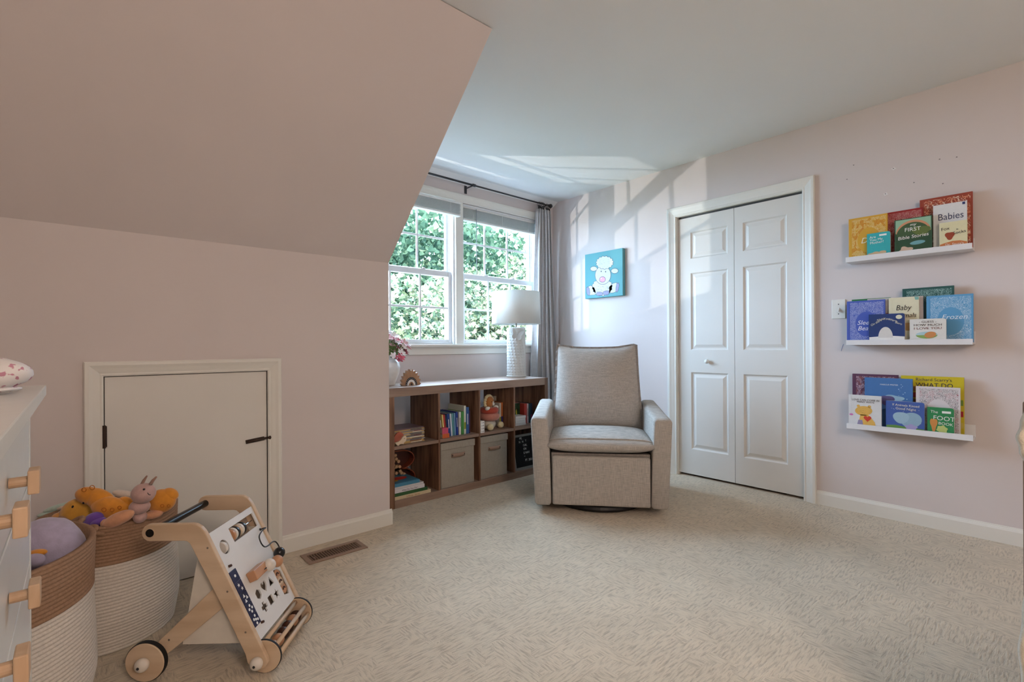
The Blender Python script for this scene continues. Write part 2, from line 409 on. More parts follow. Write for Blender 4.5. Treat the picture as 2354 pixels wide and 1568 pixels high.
# right wall with closet opening
DY0, DY1, DZ1 = 1.107, 2.012, 2.045
wr = MB().box(XW, XW+0.12, -2.6, DY0, 0, ZC).box(XW, XW+0.12, DY1, 3.5, 0, ZC).box(XW, XW+0.12, DY0, DY1, DZ1, ZC)
wr = tag(wr.build('wall_right', WALL), 'pale pink wall with closet door and book ledges', 'wall', kind='structure')
tag(MB().box(XW+0.12, XW+0.7, DY0-0.2, DY0-0.18, 0, 2.4).box(XW+0.12, XW+0.7, DY1+0.18, DY1+0.2, 0, 2.4).box(XW+0.68, XW+0.7, DY0-0.2, DY1+0.2, 0, 2.4).box(XW+0.12, XW+0.7, DY0-0.2, DY1+0.2, 2.38, 2.4).box(XW+0.12, XW+0.7, DY0-0.2, DY1+0.2, -0.02, 0).build('wall_closet', DARK), 'dark closet interior behind the folding door', 'wall', kind='structure')
tag(MB().box(AX0-0.1, AX1+0.1, YK+0.45, YK+0.47, -0.02, 1.1).box(AX0-0.1, AX0-0.08, YK+0.12, YK+0.47, -0.02, 1.1).box(AX1+0.08, AX1+0.1, YK+0.12, YK+0.47, -0.02, 1.1).box(AX0-0.1, AX1+0.1, YK+0.12, YK+0.47, 1.08, 1.1).build('wall_attic', DARK), 'dark attic space behind the small door', 'wall', kind='structure')
tag(MB().box(-2.42, -2.3, -2.7, 2.7, 0, ZC).build('wall_far_left', WALL), 'pink gable wall left of the camera', 'wall', kind='structure')
tag(MB().box(-2.4, 3.7, -2.72, -2.6, 0, ZC).build('wall_front', WALL), 'pink wall behind the camera', 'wall', kind='structure')

# shrunken patched screw holes on the right wall
SPK = flat('spackle', (236, 234, 232)); PIT = flat('wall_pit', (120, 112, 110), 0.9)
for k, (y, z, w) in enumerate(((0.824, 2.125, 0), (0.629, 2.051, 1), (0.425, 2.046, 0), (0.355, 2.037, 0), (0.536, 1.945, 0), (0.412, 1.908, 0), (0.667, 1.911, 1), (0.859, 2.047, 0))):
    if w:
        pts = blob(y, z, 0.009, 0.007, 4, 0.35, 18, k)
        MB().prism(pts, XW-0.0012, XW+0.001, 'x').build('patched_hole', SPK, wr)
    MB().prism(blob(y+0.001, z+0.001, 0.0034, 0.0026, 3, 0.3, 12, k), XW-0.0016, XW+0.001, 'x').build('screw_hole', PIT, wr)
MB().tube([(XW-0.0002, 0.884, 1.028), (XW-0.0002, 0.888, 1.012), (XW-0.0002, 0.893, 0.998), (XW-0.0002, 0.895, 0.985)], 0.0012, 6).build('crayon_mark', flat('blue_crayon', (110, 132, 176)), wr)

# baseboards
BB = [(0, 0), (0.013, 0), (0.013, 0.068), (0.009, 0.078), (0.006, 0.080), (0.004, 0.088), (0, 0.088)]
def baseboard(name, p0, p1, label):
    p0 = Vector(p0); p1 = Vector(p1); d = (p1-p0).normalized(); nrm = Vector((d.y, -d.x, 0)); n = len(BB)
    V = [p0+nrm*o+Vector((0, 0, z)) for o, z in BB]+[p1+nrm*o+Vector((0, 0, z)) for o, z in BB]
    F = [(i, (i+1) % n, (i+1) % n+n, i+n) for i in range(n)]+[tuple(range(n)), tuple(range(2*n-1, n-1, -1))]
    return tag(MB().add(V, F).build(name, TRIM), label, 'baseboard', kind='structure')
baseboard('baseboard_left', (AX1+0.062, YK, 0), (XK+0.012, YK, 0), 'white baseboard between attic door and bookcase')
baseboard('baseboard_right', (XW, DY0-0.066, 0), (XW, -2.6, 0), 'white baseboard under the book ledges')
baseboard('baseboard_far_left', (-2.3, YK, 0), (AX0-0.062, YK, 0), 'white baseboard hidden behind the rope baskets')
baseboard('baseboard_back', (XK, YWIN, 0), (XW, YWIN, 0), 'white baseboard behind the cube bookcase')

# ------------------------------------------------------------------ attic door (door_1)
d1 = thing('door_1', 'small flat cream attic door in the knee wall', 'door', (0, YK, 0), 0, kind='structure')
casing('casing', AX0, AX1, 0.0, AZ1, [(o*0.98, p) for o, p in CASE_PROF], d1, TRIM)
box('slab', DOORP, d1, AX0+0.003, AX1-0.002, 0.004, 0.034, 0.004, AZ1-0.003, bevel=0.0015)
box('gap_shade', DARK, d1, AX0-0.005, AX1+0.005, 0.04, 0.05, 0, AZ1+0.005)  # near-black sheet behind the slab, shade painted in for the gaps
BRZ = mat('oil_rubbed_bronze', (58, 42, 34), 0.4, metal=0.4)
hg = MB().box(AX0-0.006, AX0+0.010, -0.008, 0.004, 0.628, 0.712).build('hinge', BRZ, d1, bevel=0.001)
MB().tube([(AX0+0.001, -0.010, 0.624), (AX0+0.001, -0.010, 0.716)], 0.0055, 10).build('hinge_pin', BRZ, hg)
bolt = thing('bolt', None, None); bolt.parent = d1; bolt.location = (0.646, 0, 0.582); bolt.rotation_euler = (0, -0.10, 0)
MB().box(-0.052, 0.030, -0.002, 0.006, -0.009, 0.009).build('plate', BRZ, bolt, bevel=0.001)
MB().tube([(-0.048, -0.006, 0), (0.052, -0.006, 0)], 0.0055, 10).ell((0.052, -0.007, 0), (0.008, 0.008, 0.010), 12, 8).build('barrel', BRZ, bolt, smooth=True)

# ------------------------------------------------------------------ closet bifold (door_2)
d2 = thing('door_2', 'white two-leaf folding closet door with raised panels', 'door', (XW, DY1, 0), R_WALL, kind='structure')
WD = DY1-DY0
casing('casing', 0.0, WD, 0.0, DZ1, [(o*1.18, p) for o, p in CASE_PROF], d2, TRIM)
box('jamb', TRIM, d2, -0.0, 0.004, 0, 0.12, 0, DZ1); box('jamb', TRIM, d2, WD-0.004, WD, 0, 0.12, 0, DZ1); box('jamb', TRIM, d2, 0, WD, 0, 0.12, DZ1-0.004, DZ1)
box('track', flat('track_metal', (70, 70, 68), 0.4), d2, 0.01, WD-0.01, 0.03, 0.055, DZ1-0.022, DZ1-0.005)
def leaf(x0, x1, px0, px1):
    zs = [(0.214, 0.815), (0.989, 1.589), (1.700, 1.908)]; y0, y1 = 0.020, 0.052
    z0, z1 = 0.018, DZ1-0.02
    mb = MB().box(x0, px0, y0, y1, z0, z1).box(px1, x1, y0, y1, z0, z1)
    edges = [z0]+[v for ab in zs for v in ab]+[z1]
    for i in range(0, len(edges), 2): mb.box(px0, px1, y0, y1, edges[i], edges[i+1])
    lf = mb.build('leaf', DOORP, d2)
    for a, b in zs:
        def rg(i, y): return [(px0+i, y, a+i), (px1-i, y, a+i), (px1-i, y, b-i), (px0+i, y, b-i)]
        V = rg(0, y0)+rg(0.010, y0+0.010)+rg(0.018, y0+0.010)+rg(0.040, y0+0.002)
        F = [(r*4+i, r*4+(i+1) % 4, r*4+4+(i+1) % 4, r*4+4+i) for r in range(3) for i in range(4)]+[(12, 13, 14, 15)]
        MB().add(V, F).build('panel', DOORP, lf)
    return lf
lA = leaf(0.006, 0.446, DY1-1.903, DY1-1.613); leaf(0.449, WD-0.006, DY1-1.502, DY1-1.211)
kb = MB().lathe([(0, -0.036), (0.010, -0.035), (0.0165, -0.028), (0.017, -0.020), (0.012, -0.012), (0.008, -0.008), (0.008, 0.0), (0.012, 0.002)], 20, ax='y', c=(DY1-1.766, 0.020, 0.902)).build('knob', TRIM, d2, smooth=True)

# ------------------------------------------------------------------ windows
tr1 = thing('trim_1', 'white casing, mullion and sill around the double window', 'window trim', (0, YWIN, 0), 0, kind='structure')
casing('casing', WX0, WX1, WZ0, WZ1, [(o*1.1, p) for o, p in CASE_PROF], tr1, TRIM)
box('mullion', TRIM, tr1, WXa-0.002, WXb+0.002, -0.014, 0.012, WZ0, WZ1, bevel=0.003)
box('stool', TRIM, tr1, WX0-0.085, WX1+0.075, -0.050, 0.04, WZ0-0.022, WZ0, bevel=0.006, seg=3)
MB().prism([(-0.004, 0.958), (-0.014, 0.962), (-0.014, 1.005), (-0.026, 1.023), (0, 1.023), (0, 0.958)], WX0-0.065, WX1+0.06, 'x').build('apron', TRIM, tr1)
def window(name, x0, x1, label):
    w = thing(name, label, 'window', (0, YWIN, 0), 0, kind='structure')
    fr = MB().box(x0, x0+0.018, 0.005, 0.14, WZ0, WZ1).box(x1-0.018, x1, 0.005, 0.14, WZ0, WZ1).box(x0, x1, 0.005, 0.14, WZ1-0.018, WZ1).box(x0, x1, 0.02, 0.14, WZ0, WZ0+0.014)
    fr.box(x0+0.018, x0+0.026, 0.062, 0.074, WZ0, WZ1).box(x1-0.026, x1-0.018, 0.062, 0.074, WZ0, WZ1)
    fr.build('frame', VINYL, w, bevel=0.002)
    for nm, y0, y1, z0, z1, st, rb, rtp in (('lower_sash', 0.032, 0.060, 1.052, 1.652, 0.032, 0.032, 0.044), ('upper_sash', 0.076, 0.104, 1.612, 2.232, 0.026, 0.052, 0.03)):
        sx0, sx1 = x0+0.017, x1-0.017
        gx0, gx1, gz0, gz1 = sx0+st, sx1-st, z0+rb, z1-rtp
        sh = MB().box(sx0, gx0, y0, y1, z0, z1).box(gx1, sx1, y0, y1, z0, z1).box(gx0, gx1, y0, y1, z0, gz0).box(gx0, gx1, y0, y1, gz1, z1).build(nm, VINYL, w, bevel=0.003)
        ym = (y0+y1)/2; cw = (gx1-gx0)/3; zm = (gz0+gz1)/2
        for i in range(3):
            for j in range(2):
                a, b = gx0+cw*i, gx0+cw*(i+1); c, d = (gz0, zm) if j == 0 else (zm, gz1)
                MB().add([(a, ym, c), (b, ym, c), (b, ym, d), (a, ym, d)], [(0, 1, 2, 3)]).build('pane', GLASS, sh)
        for i in (1, 2): box('muntin', VINYL, sh, gx0+cw*i-0.008, gx0+cw*i+0.008, ym-0.007, ym+0.007, gz0, gz1, bevel=0.002)
        for i in range(3): box('muntin', VINYL, sh, gx0+cw*i+(0.008 if i else 0), gx0+cw*(i+1)-(0.008 if i < 2 else 0), ym-0.007, ym+0.007, zm-0.008, zm+0.008, bevel=0.002)
        if nm == 'lower_sash':
            for fx in (0.3, 0.7): MB().box(gx0+(gx1-gx0)*fx-0.022, gx0+(gx1-gx0)*fx+0.022, y0+0.004, y1+0.01, z1, z1+0.008).box(gx0+(gx1-gx0)*fx-0.006, gx0+(gx1-gx0)*fx+0.016, y0, y0+0.014, z1+0.006, z1+0.014).build('sash_lock', VINYL, sh, bevel=0.002)
    return w
window('window_1', WX0, WXa, 'left double-hung window with white grilles')
window('window_2', WXb, WX1, 'right double-hung window with white grilles behind lamp')
SLAT = translucent(mat('blind_slat', (232, 231, 227), 0.5, var=0.02), 0.06)
def blind(label, x0, x1, y, z0, z1):
    b = thing('window_blind', label, 'blind', (0, 0, 0), 0, 'raised slatted blinds at the window')
    box('headrail', SLAT, b, x0, x1, y-0.02, y+0.02, z1-0.016, z1, bevel=0.002)
    n = 13; h = (z1-0.020-z0-0.016)/n
    for i in range(n):
        zz = z0+0.017+h*(i+0.5); t = 0.0016
        dx = random.uniform(-0.002, 0.002)
        sl = MB().grid(2, 5, lambda a, q: (x0+0.003+dx+(x1-x0-0.006)*a, y-0.024+0.048*q, zz+0.0025*math.sin(PI*q)+random.uniform(-0.0004, 0.0004))).build('slat', SLAT, b, solid=t)
    box('bottom_rail', SLAT, b, x0+0.002, x1-0.002, y-0.025, y+0.025, z0, z0+0.014, bevel=0.002)
    for f in (0.12, 0.5, 0.88):
        MB().tube([(x0+(x1-x0)*f, y-0.0265, z0), (x0+(x1-x0)*f, y-0.0265, z1-0.01)], 0.0016, 6).build('ladder_cord', WHITE, b)
    return b
blind('raised white slatted blind over the left window', 1.475, 2.384, 3.318, 2.108, 2.222)
b2 = blind('raised white slatted blind over the right window behind curtain', 2.452, 3.325, 3.385, 2.106, 2.226)
MB().tube([(2.585, 3.352, 2.215), (2.587, 3.350, 1.65)], 0.0035, 8).build('tilt_wand', mat('clear_wand', (150, 155, 158), 0.2), b2)

# curtain rod and curtain
RODM = mat('rod_metal', (62, 61, 64), 0.35, metal=0.6)
ZR, YR = 2.385, 3.272
rod = thing('curtain_rod', 'thin dark metal curtain rod above the window', 'curtain rod')
MB().tube([(1.40, YR, ZR), (2.50, YR, ZR)], 0.0085, 12).build('tube', RODM, rod, smooth=True)
MB().tube([(2.47, YR, ZR), (3.40, YR, ZR)], 0.0068, 12).build('inner_tube', RODM, rod, smooth=True)
MB().tube([(2.485, YR, ZR), (2.515, YR, ZR)], 0.0125, 14).build('joint_collar', RODM, rod, smooth=True)
for x in (2.475, 3.36): MB().box(x-0.012, x+0.012, YWIN-0.006, YWIN, ZR-0.055, ZR+0.012).box(x-0.005, x+0.005, YR, YWIN, ZR-0.016, ZR-0.008).box(x-0.006, x+0.006, YR-0.012, YR+0.012, ZR-0.016, ZR-0.008).build('bracket', RODM, rod, bevel=0.001)
MB().lathe([(0, 0), (0.010, 0.001), (0.012, 0.010), (0.014, 0.016), (0.020, 0.026), (0.021, 0.036), (0.014, 0.048), (0, 0.052)], 18, ax='x', c=(3.40, YR, ZR)).build('finial', RODM, rod, smooth=True)
CURT = translucent(fabric('curtain_linen', (206, 204, 205), 300, 0.08, 0.3), 0.15)
cur = thing('curtain', 'grey linen curtain hanging in folds beside the window', 'curtain')
def cfun(a, q):
    z = 2.335-q*2.315
    x0 = 3.268-0.075*min(1, q*1.6); x1 = 3.432+0.095*min(1, q*1.4)
    fold = 5.0
    w = math.sin(2*PI*fold*a+0.7*math.sin(3*q)+0.5*math.sin(7*a))
    amp = 0.020+0.018*min(1, q*1.2)
    y = YR+0.008+amp*w*(1-0.25*math.sin(PI*a))+0.004*math.sin(9*q+6*a)
    x = x0+(x1-x0)*a+0.012*math.cos(2*PI*fold*a*2+q*2)
    return (min(x, 3.548), min(y, 3.33), z)
MB().grid(140, 60, cfun).build('panel', CURT, cur, smooth=True, solid=0.003)
for k in range(7):
    x = 3.275+k*0.020+(0.02 if k > 3 else 0)
    mb = MB(); V = []; F = []
    for i in range(18):
        a = 2*PI*i/18
        for j in range(6):
            b_ = 2*PI*j/6; r = 0.021+0.002*math.cos(b_)
            V.append((x+0.002*math.sin(b_)+0.008*math.sin(a)*math.sin(k*1.7), YR+r*math.cos(a), ZR-0.011+r*math.sin(a)))
    for i in range(18):
        for j in range(6): F.append((i*6+j, i*6+(j+1) % 6, ((i+1) % 18)*6+(j+1) % 6, ((i+1) % 18)*6+j))
    mb.add(V, F)
    mb.box(x-0.004, x+0.004, YR-0.006, YR+0.004, ZR-0.052, ZR-0.030)
    mb.build('ring_clip', BLACK, cur, smooth=False)

# ------------------------------------------------------------------ outside the window
LF = [leaf_mat('leaf_pale', (74, 86, 62), (128, 128, 112), (80, 90, 60)), leaf_mat('leaf_green', (44, 62, 50), (78, 92, 74), (58, 76, 52)), leaf_mat('leaf_deep', (30, 46, 38), (54, 70, 56), (44, 64, 44))]
BARK = mat('tree_bark', (96, 84, 72), 0.9, var=0.25, scale=14, stretch=(1, 1, 0.2))
GRASS = mat('lawn', (78, 86, 64), 1.0, var=0.25, scale=3)
tag(MB().box(-25, 40, 4.2, 60, -3.3, -3.1).build('ground', GRASS), 'green lawn far below the window', 'ground', kind='structure')
SHING = mat('roof_shingle', (116, 112, 108), 0.95, var=0.2, scale=25)
tag(MB().prism([(3.5, 0.62), (3.5, 0.45), (6.4, -2.3), (6.4, -2.13)], -3, 9, 'x').build('bounce_roof', SHING), 'grey shingle roof slope added below the window to bounce neutral light', 'roof', kind='structure')  # out of view, added so neutral light bounces up to the ceiling
LEAF2 = [(0, 0), (0.16, 0.10), (0.5, 0.22), (0.32, 0.36), (0.62, 0.62), (0.24, 0.62), (0, 1.0), (-0.24, 0.62), (-0.62, 0.62), (-0.32, 0.36), (-0.5, 0.22), (-0.16, 0.10)]
LEAF1 = [(0, 0), (0.45, 0.32), (0.24, 0.70), (0, 1.0), (-0.24, 0.70), (-0.45, 0.32)]
def tree(label, x, y, clumps, n, size, mats, seed):
    rnd = random.Random(seed)
    t = thing('leafy_tree', label, 'tree', (x, y, -3.1), 0, 'trees outside the window')
    top = max(c[2]+c[5]*0.5 for c in clumps)
    tr_ = MB(); tr_.tube([(0, 0, 0), (0.05, 0, (top+3.1)*0.4), (-0.05, 0.03, (top+3.1)*0.8)], [0.12, 0.09, 0.04], 10)
    for c in clumps: tr_.tube([(0.02, 0, max(0.6, (c[2]+3.1)*0.55)), (c[0]*0.5, c[1]*0.5, (c[2]+3.1)*0.8), (c[0], c[1], c[2]+3.1)], [0.05, 0.035, 0.015], 7)
    tr_.build('trunk', BARK, t, smooth=True)
    vol = [c[3]*c[4]*c[5] for c in clumps]; tv = sum(vol)
    V = []; F = []; SH = LEAF2 if size < 0.12 else LEAF1
    for c, vv in zip(clumps, vol):
        for _ in range(int(n*vv/tv)):
            while True:
                p = Vector((rnd.uniform(-1, 1), rnd.uniform(-1, 1), rnd.uniform(-1, 1)))
                if 0.25 < p.length < 1: break
            if rnd.random() < 0.6: p = p.normalized()*rnd.uniform(0.7, 1.0)
            pos = Vector((c[0]+p.x*c[3], c[1]+p.y*c[4], c[2]+3.1+p.z*c[5]))
            s = size*rnd.uniform(0.6, 1.25)
            R = Matrix.Rotation(rnd.uniform(0, 2*PI), 3, 'Z') @ Matrix.Rotation(rnd.uniform(0.3, 1.5)*rnd.choice((1, 1, -1)), 3, 'X') @ Matrix.Rotation(rnd.uniform(-0.6, 0.6), 3, 'Y')
            o = len(V)
            for lx, ly in SH: V.append(pos+R @ Vector((lx*s, ly*s, -0.25*s*abs(lx))))
            F.append(tuple(range(o, o+len(SH))))
    me = bpy.data.meshes.new('foliage'); me.from_pydata([tuple(v) for v in V], [], F)
    for mm in mats: me.materials.append(mm)
    for p in me.polygons: p.material_index = rnd.randrange(len(mats))
    o = bpy.data.objects.new('foliage', me); COL.objects.link(o); o.parent = t; o['kind'] = 'stuff'
    return t
tree('pale sunlit maple closest to the left window', 3.3, 6.9, [(0.0, 0, 0.2, 1.3, 0.9, 1.2), (0.9, 0.3, 1.3, 1.0, 0.7, 0.9), (-0.6, 0.2, 1.6, 0.9, 0.7, 0.8), (0.4, 0, -1.0, 1.2, 0.9, 0.8)], 8000, 0.108, [LF[0], LF[0], LF[1]], 1)
tree('bright maple filling the right window', 6.9, 8.0, [(0, 0, 0.6, 1.4, 0.9, 1.3), (-0.9, 0.2, 1.8, 1.0, 0.7, 0.9), (0.9, 0, 2.2, 1.1, 0.8, 1.0), (0.2, 0, -0.9, 1.4, 0.9, 0.9)], 10000, 0.108, [LF[0], LF[0], LF[1]], 2)
tree('deep green tree standing behind the pale maples', 5.2, 10.2, [(0, 0, 1.2, 2.2, 1.0, 1.8), (-1.6, 0, 2.6, 1.6, 1.0, 1.5), (1.8, 0, 2.9, 1.8, 1.0, 1.6), (0, 0, -1.0, 2.6, 1.0, 1.2)], 7000, 0.19, [LF[1], LF[2], LF[2]], 3)
tree('tall green tree at the far right of the window view', 10.6, 11.4, [(0, 0, 1.4, 2.2, 1.1, 1.9), (-1.2, 0, 3.2, 1.7, 1.0, 1.6), (1.2, 0, 3.0, 1.7, 1.0, 1.5), (0, 0, -1.0, 2.4, 1.0, 1.3)], 6000, 0.19, [LF[1], LF[2]], 4)
tree('distant hazy green tree closing the window view', 7.5, 15.0, [(0, 0, 1.5, 4.0, 1.2, 2.6), (-3.2, 0, 3.6, 2.6, 1.2, 2.2), (3.4, 0, 3.8, 2.8, 1.2, 2.2), (0.4, 0, 4.4, 2.6, 1.2, 1.6), (6.2, 0, 2.0, 2.6, 1.2, 3.0)], 5500, 0.33, [LF[1], LF[2]], 5)

# ------------------------------------------------------------------ cube bookcase
BX0, BX1, BY0, BY1, BZ = 1.455, 2.885, 2.790, 3.165, 0.765
bc = thing('cube_bookcase', 'low eight-cube walnut-look bookcase under the window', 'bookcase', (0, 0, 0))
box('top_board', WALNUT_H, bc, BX0, BX1-0.037, BY0, BY1, 0.708, BZ, bevel=0.0015)
box('bottom_board', WALNUT_H, bc, BX0+0.036, BX1-0.037, BY0, BY1, 0, 0.049, bevel=0.0015)
box('side_panel', WALNUT, bc, BX0, BX0+0.036, BY0, BY1, 0, 0.708, bevel=0.0015)
box('side_panel', WALNUT, bc, BX1-0.037, BX1, BY0, BY1, 0, BZ, bevel=0.0015)
DIV = [(1.820, 1.834), (2.167, 2.180), (2.506, 2.520)]
for a, b in DIV: box('divider', WALNUT, bc, a, b, BY0+0.002, BY1, 0.049, 0.708, bevel=0.001)
cells = [(BX0+0.036, 1.820), (1.834, 2.167), (2.180, 2.506), (2.520, BX1-0.037)]
for a, b in cells: box('shelf', WALNUT_H, bc, a, b, BY0+0.003, BY1, 0.372, 0.393, bevel=0.001)
ZS, ZB = 0.393, 0.049
# fabric bins
BIN = fabric('bin_canvas', (164, 155, 142), 500, 0.08, 0.25); TAN = mat('bin_handle', (150, 122, 104), 0.6)
for x0, x1, lab in ((1.843, 2.136, 'lidded taupe fabric bin in the second bottom cube'), (2.187, 2.452, 'lidded taupe fabric bin in the third bottom cube')):
    bn = thing('storage_bin', lab, 'bin', ((x0+x1)/2, 2.97, ZB), 0, 'lidded fabric storage bins'); w = (x1-x0)/2
    box('body', BIN, bn, -w+0.004, w-0.005, -0.165, 0.165, 0, 0.27, bevel=0.004)
    box('lid', BIN, bn, -w, w, -0.171, 0.170, 0.263, 0.312, bevel=0.004)
    hd = MB().grid(9, 2, lambda a, q: (-0.058+0.116*a, -0.168-0.014*math.sin(PI*a), 0.205+0.026*q)).build('handle', TAN, bn, smooth=True, solid=0.003)
    for sx in (-0.05, 0.05): MB().lathe([(0, -0.004), (0.004, -0.003), (0.005, 0)], 10, ax='y', c=(sx, -0.1705, 0.218)).build('rivet', RODM, hd)

# ------------------------------------------------------------------ books inside the bookcase
def spine_book(label, cat_group, x0, x1, y0, z0, h, d, col, lean=0.0, text_s=None, tcol=(240, 238, 230), rough=0.4, band=None):
    """upright book, spine to the viewer"""
    w = x1-x0
    t = thing('book', label, 'book', (x0, y0, z0), 0, cat_group); t.rotation_euler = (0, lean, 0)
    cm = flat('cover_%d_%d_%d' % col, col, rough)
    MB().box(0, w, 0, 0.0022, 0, h).box(0, 0.0022, 0.0022, d, 0, h).box(w-0.0022, w, 0.0022, d, 0, h).build('cover', cm, t, bevel=0.0006)
    box('pages', PAGES, t, 0.0022, w-0.0022, 0.0022, d-0.003, 0.002, h-0.003)
    if band: box('spine_band', flat('band_%d_%d_%d' % band, band), t, 0.0006, w-0.0006, -0.0005, 0.0005, h*0.18, h*0.42)
    if text_s:
        box('spine_print', flat('ink_%d_%d_%d' % tcol, tcol), t, w*0.38, w*0.62, -0.0005, 0.0005, h*0.35, h*0.75)
    return t
G2 = 'picture books standing in the second cube'
ROW = [(1.876, 0.016, 0.160, (126, 112, 60), -0.10, 'olive picture book leaning at the left of the upright row', True),
       (1.899, 0.011, 0.158, (226, 206, 132), -0.10, 'cream-yellow picture book leaning beside the olive one', None),
       (1.913, 0.011, 0.157, (190, 62, 52), -0.10, 'red spotted picture book leaning in the second cube', None),
       (1.927, 0.008, 0.154, (60, 64, 84), -0.09, 'thin slate book between red and navy picture books', None),
       (1.938, 0.022, 0.158, (34, 62, 128), -0.08, 'thick navy picture book leaning in the second cube', True),
       (1.962, 0.013, 0.158, (206, 214, 226), -0.07, 'white-and-blue picture book right of the thick navy one', None),
       (1.977, 0.013, 0.158, (88, 146, 150), -0.06, 'teal picture book in the middle of the upright row', None),
       (1.992, 0.012, 0.160, (110, 150, 190), -0.04, 'light blue picture book in the upright row', None),
       (2.008, 0.016, 0.166, (38, 58, 142), -0.03, 'deep blue picture book in the upright row', True),
       (2.030, 0.018, 0.164, (222, 220, 214), 0.0, 'white picture book with dark lettering on its spine', True),
       (2.052, 0.021, 0.164, (72, 146, 66), 0.0, 'bright green picture book near the divider', None),
       (2.075, 0.017, 0.204, (222, 224, 210), 0.0, 'tall white-and-lime picture book near the divider', None),
       (2.095, 0.024, 0.192, (58, 98, 160), 0.0, 'tall blue picture book near the divider', True),
       (2.121, 0.008, 0.166, (70, 42, 82), 0.0, 'thin plum book last in the upright row', None)]
for x, w, h, col, lean, lab, tx in ROW:
    spine_book(lab, G2, x-lean*h*0.0, x+w, 2.848, ZS+(abs(lean)*w*1.0), h, 0.20, col, lean, tx, (240, 238, 230) if sum(col) < 480 else (60, 60, 70), band=(150, 160, 60) if 'lime' in lab else None)
def flat_book(label, grp, x0, x1, y0, d, z0, th, col, txt=None, tcol=(60, 60, 70), rz=0.0, name='book'):
    """book lying flat, spine to the viewer"""
    t = thing(name, label, 'book', (x0, y0, z0), rz, grp); w = x1-x0
    cm = flat('cover_%d_%d_%d' % col, col, 0.4)
    c = MB().box(0, w, 0, 0.002, 0, th).box(0, w, 0.002, d, 0, 0.002).box(0, w, 0.002, d, th-0.002, th).build('cover', cm, t, bevel=0.0006)
    box('pages', PAGES, t, 0.002, w-0.002, 0.002, d-0.003, 0.002, th-0.002)
    if txt: text(txt, th*0.62, flat('ink_%d_%d_%d' % tcol, tcol), t, w*0.5, th*0.25, -0.0005)
    return t
flat_book('orange board book lying under the pink one', 'board books lying flat in second cube', 1.868, 1.925, 2.815, 0.05, ZS, 0.030, (206, 102, 52))
flat_book('pink board book lying on the orange one', 'board books lying flat in second cube', 1.866, 1.915, 2.815, 0.05, ZS+0.030, 0.040, (204, 84, 112))
# magazines, top-left cube
MAGC = [(198, 160, 96), (214, 186, 124), (150, 146, 148), (186, 150, 100), (206, 190, 160), (120, 112, 116), (196, 168, 110), (170, 160, 156), (208, 176, 112), (140, 130, 128), (190, 158, 104), (110, 84, 90)]
for i, c in enumerate(MAGC):
    r = random.Random(i)
    z = ZS+i*0.0082
    t = thing('magazine', 'dark-covered magazine topping the flat stack in the top left cube' if i == 11 else 'thin magazine lower in the flat stack in the top left cube', 'magazine', (1.512+r.uniform(-0.004, 0.004), 2.838+r.uniform(-0.004, 0.004), z), r.uniform(-0.02, 0.02), 'stacked magazines')
    MB().prism([(0, 0.0015), (0.004, 0), (0.222, 0.0006), (0.228, 0.004), (0.222, 0.0072), (0.004, 0.0078), (0, 0.006)], 0, 0.19).build('cover', flat('cover_%d_%d_%d' % c, c, 0.35), t)
    box('spine_print', flat('band_%d' % (i % 4), [(232, 226, 210), (120, 60, 60), (60, 70, 96), (90, 86, 84)][i % 4]), t, 0.130+r.uniform(-0.02, 0.02), 0.205, -0.0006, 0.001, 0.0018, 0.006)
# wooden hedgehog
hh = thing('hedgehog_figure', 'flat wooden hedgehog with rust red back in front of magazines', 'figurine', (1.505, 2.806, ZS), 0)
body = [(0.016, 0), (0.026, 0.000), (0.032, 0.008), (0.050, 0.008), (0.058, 0.004), (0.062, 0.014), (0.075, 0.022), (0.082, 0.040), (0.078, 0.054), (0.066, 0.060), (0.052, 0.052), (0.040, 0.036), (0.024, 0.026), (-0.004, 0.022)]
MB().prism(body, 0, 0.014).build('face', wood('pale_wood', (214, 190, 160), (226, 206, 178), (4, 4, 1)), hh, bevel=0.002)
MB().prism([(-0.004, 0.024), (0.024, 0.028), (0.038, 0.038), (0.050, 0.054), (0.062, 0.064), (0.050, 0.080), (0.030, 0.088), (0.010, 0.080), (-0.006, 0.058), (-0.012, 0.036)], 0.001, 0.013).build('back', mat('rust_paint', (168, 88, 66), 0.6), hh, bevel=0.002)
plate('eye', circle(0.064, 0.041, 0.0025), BLACK, hh)
# stack of books, bottom-left cube
flat_book('cream storybook at the bottom of the flat stack', 'picture books lying in bottom left cube', 1.494, 1.762, 2.800, 0.21, ZB, 0.022, (214, 196, 160), '5-Minute   Stories', (176, 110, 70))
flat_book('dark green book second from bottom in the stack', 'picture books lying in bottom left cube', 1.494, 1.738, 2.802, 0.20, ZB+0.022, 0.020, (44, 84, 46))
flat_book('white book lettered What Do You Do in the stack', 'picture books lying in bottom left cube', 1.494, 1.718, 2.806, 0.20, ZB+0.042, 0.024, (222, 216, 218), 'What Do You Do?', (50, 46, 60))
flat_book('white-edged book under the blue one', 'picture books lying in bottom left cube', 1.494, 1.716, 2.815, 0.20, ZB+0.066, 0.012, (206, 202, 200))
bb = flat_book('blue board book with red print on top of the stack', 'picture books lying in bottom left cube', 1.494, 1.686, 2.815, 0.20, ZB+0.078, 0.022, (70, 130, 160))
MB().prism([(x, y) for x, y in circle(0.10, 0.11, 0.055, 0.035)], 0.0221, 0.0224, 'z').build('red_print', flat('red_print', (196, 52, 40)), bb)
MB().prism([(x, y) for x, y in circle(0.045, 0.07, 0.026, 0.018)], 0.0221, 0.0225, 'z').build('ochre_print', flat('ochre_print', (206, 150, 50)), bb)
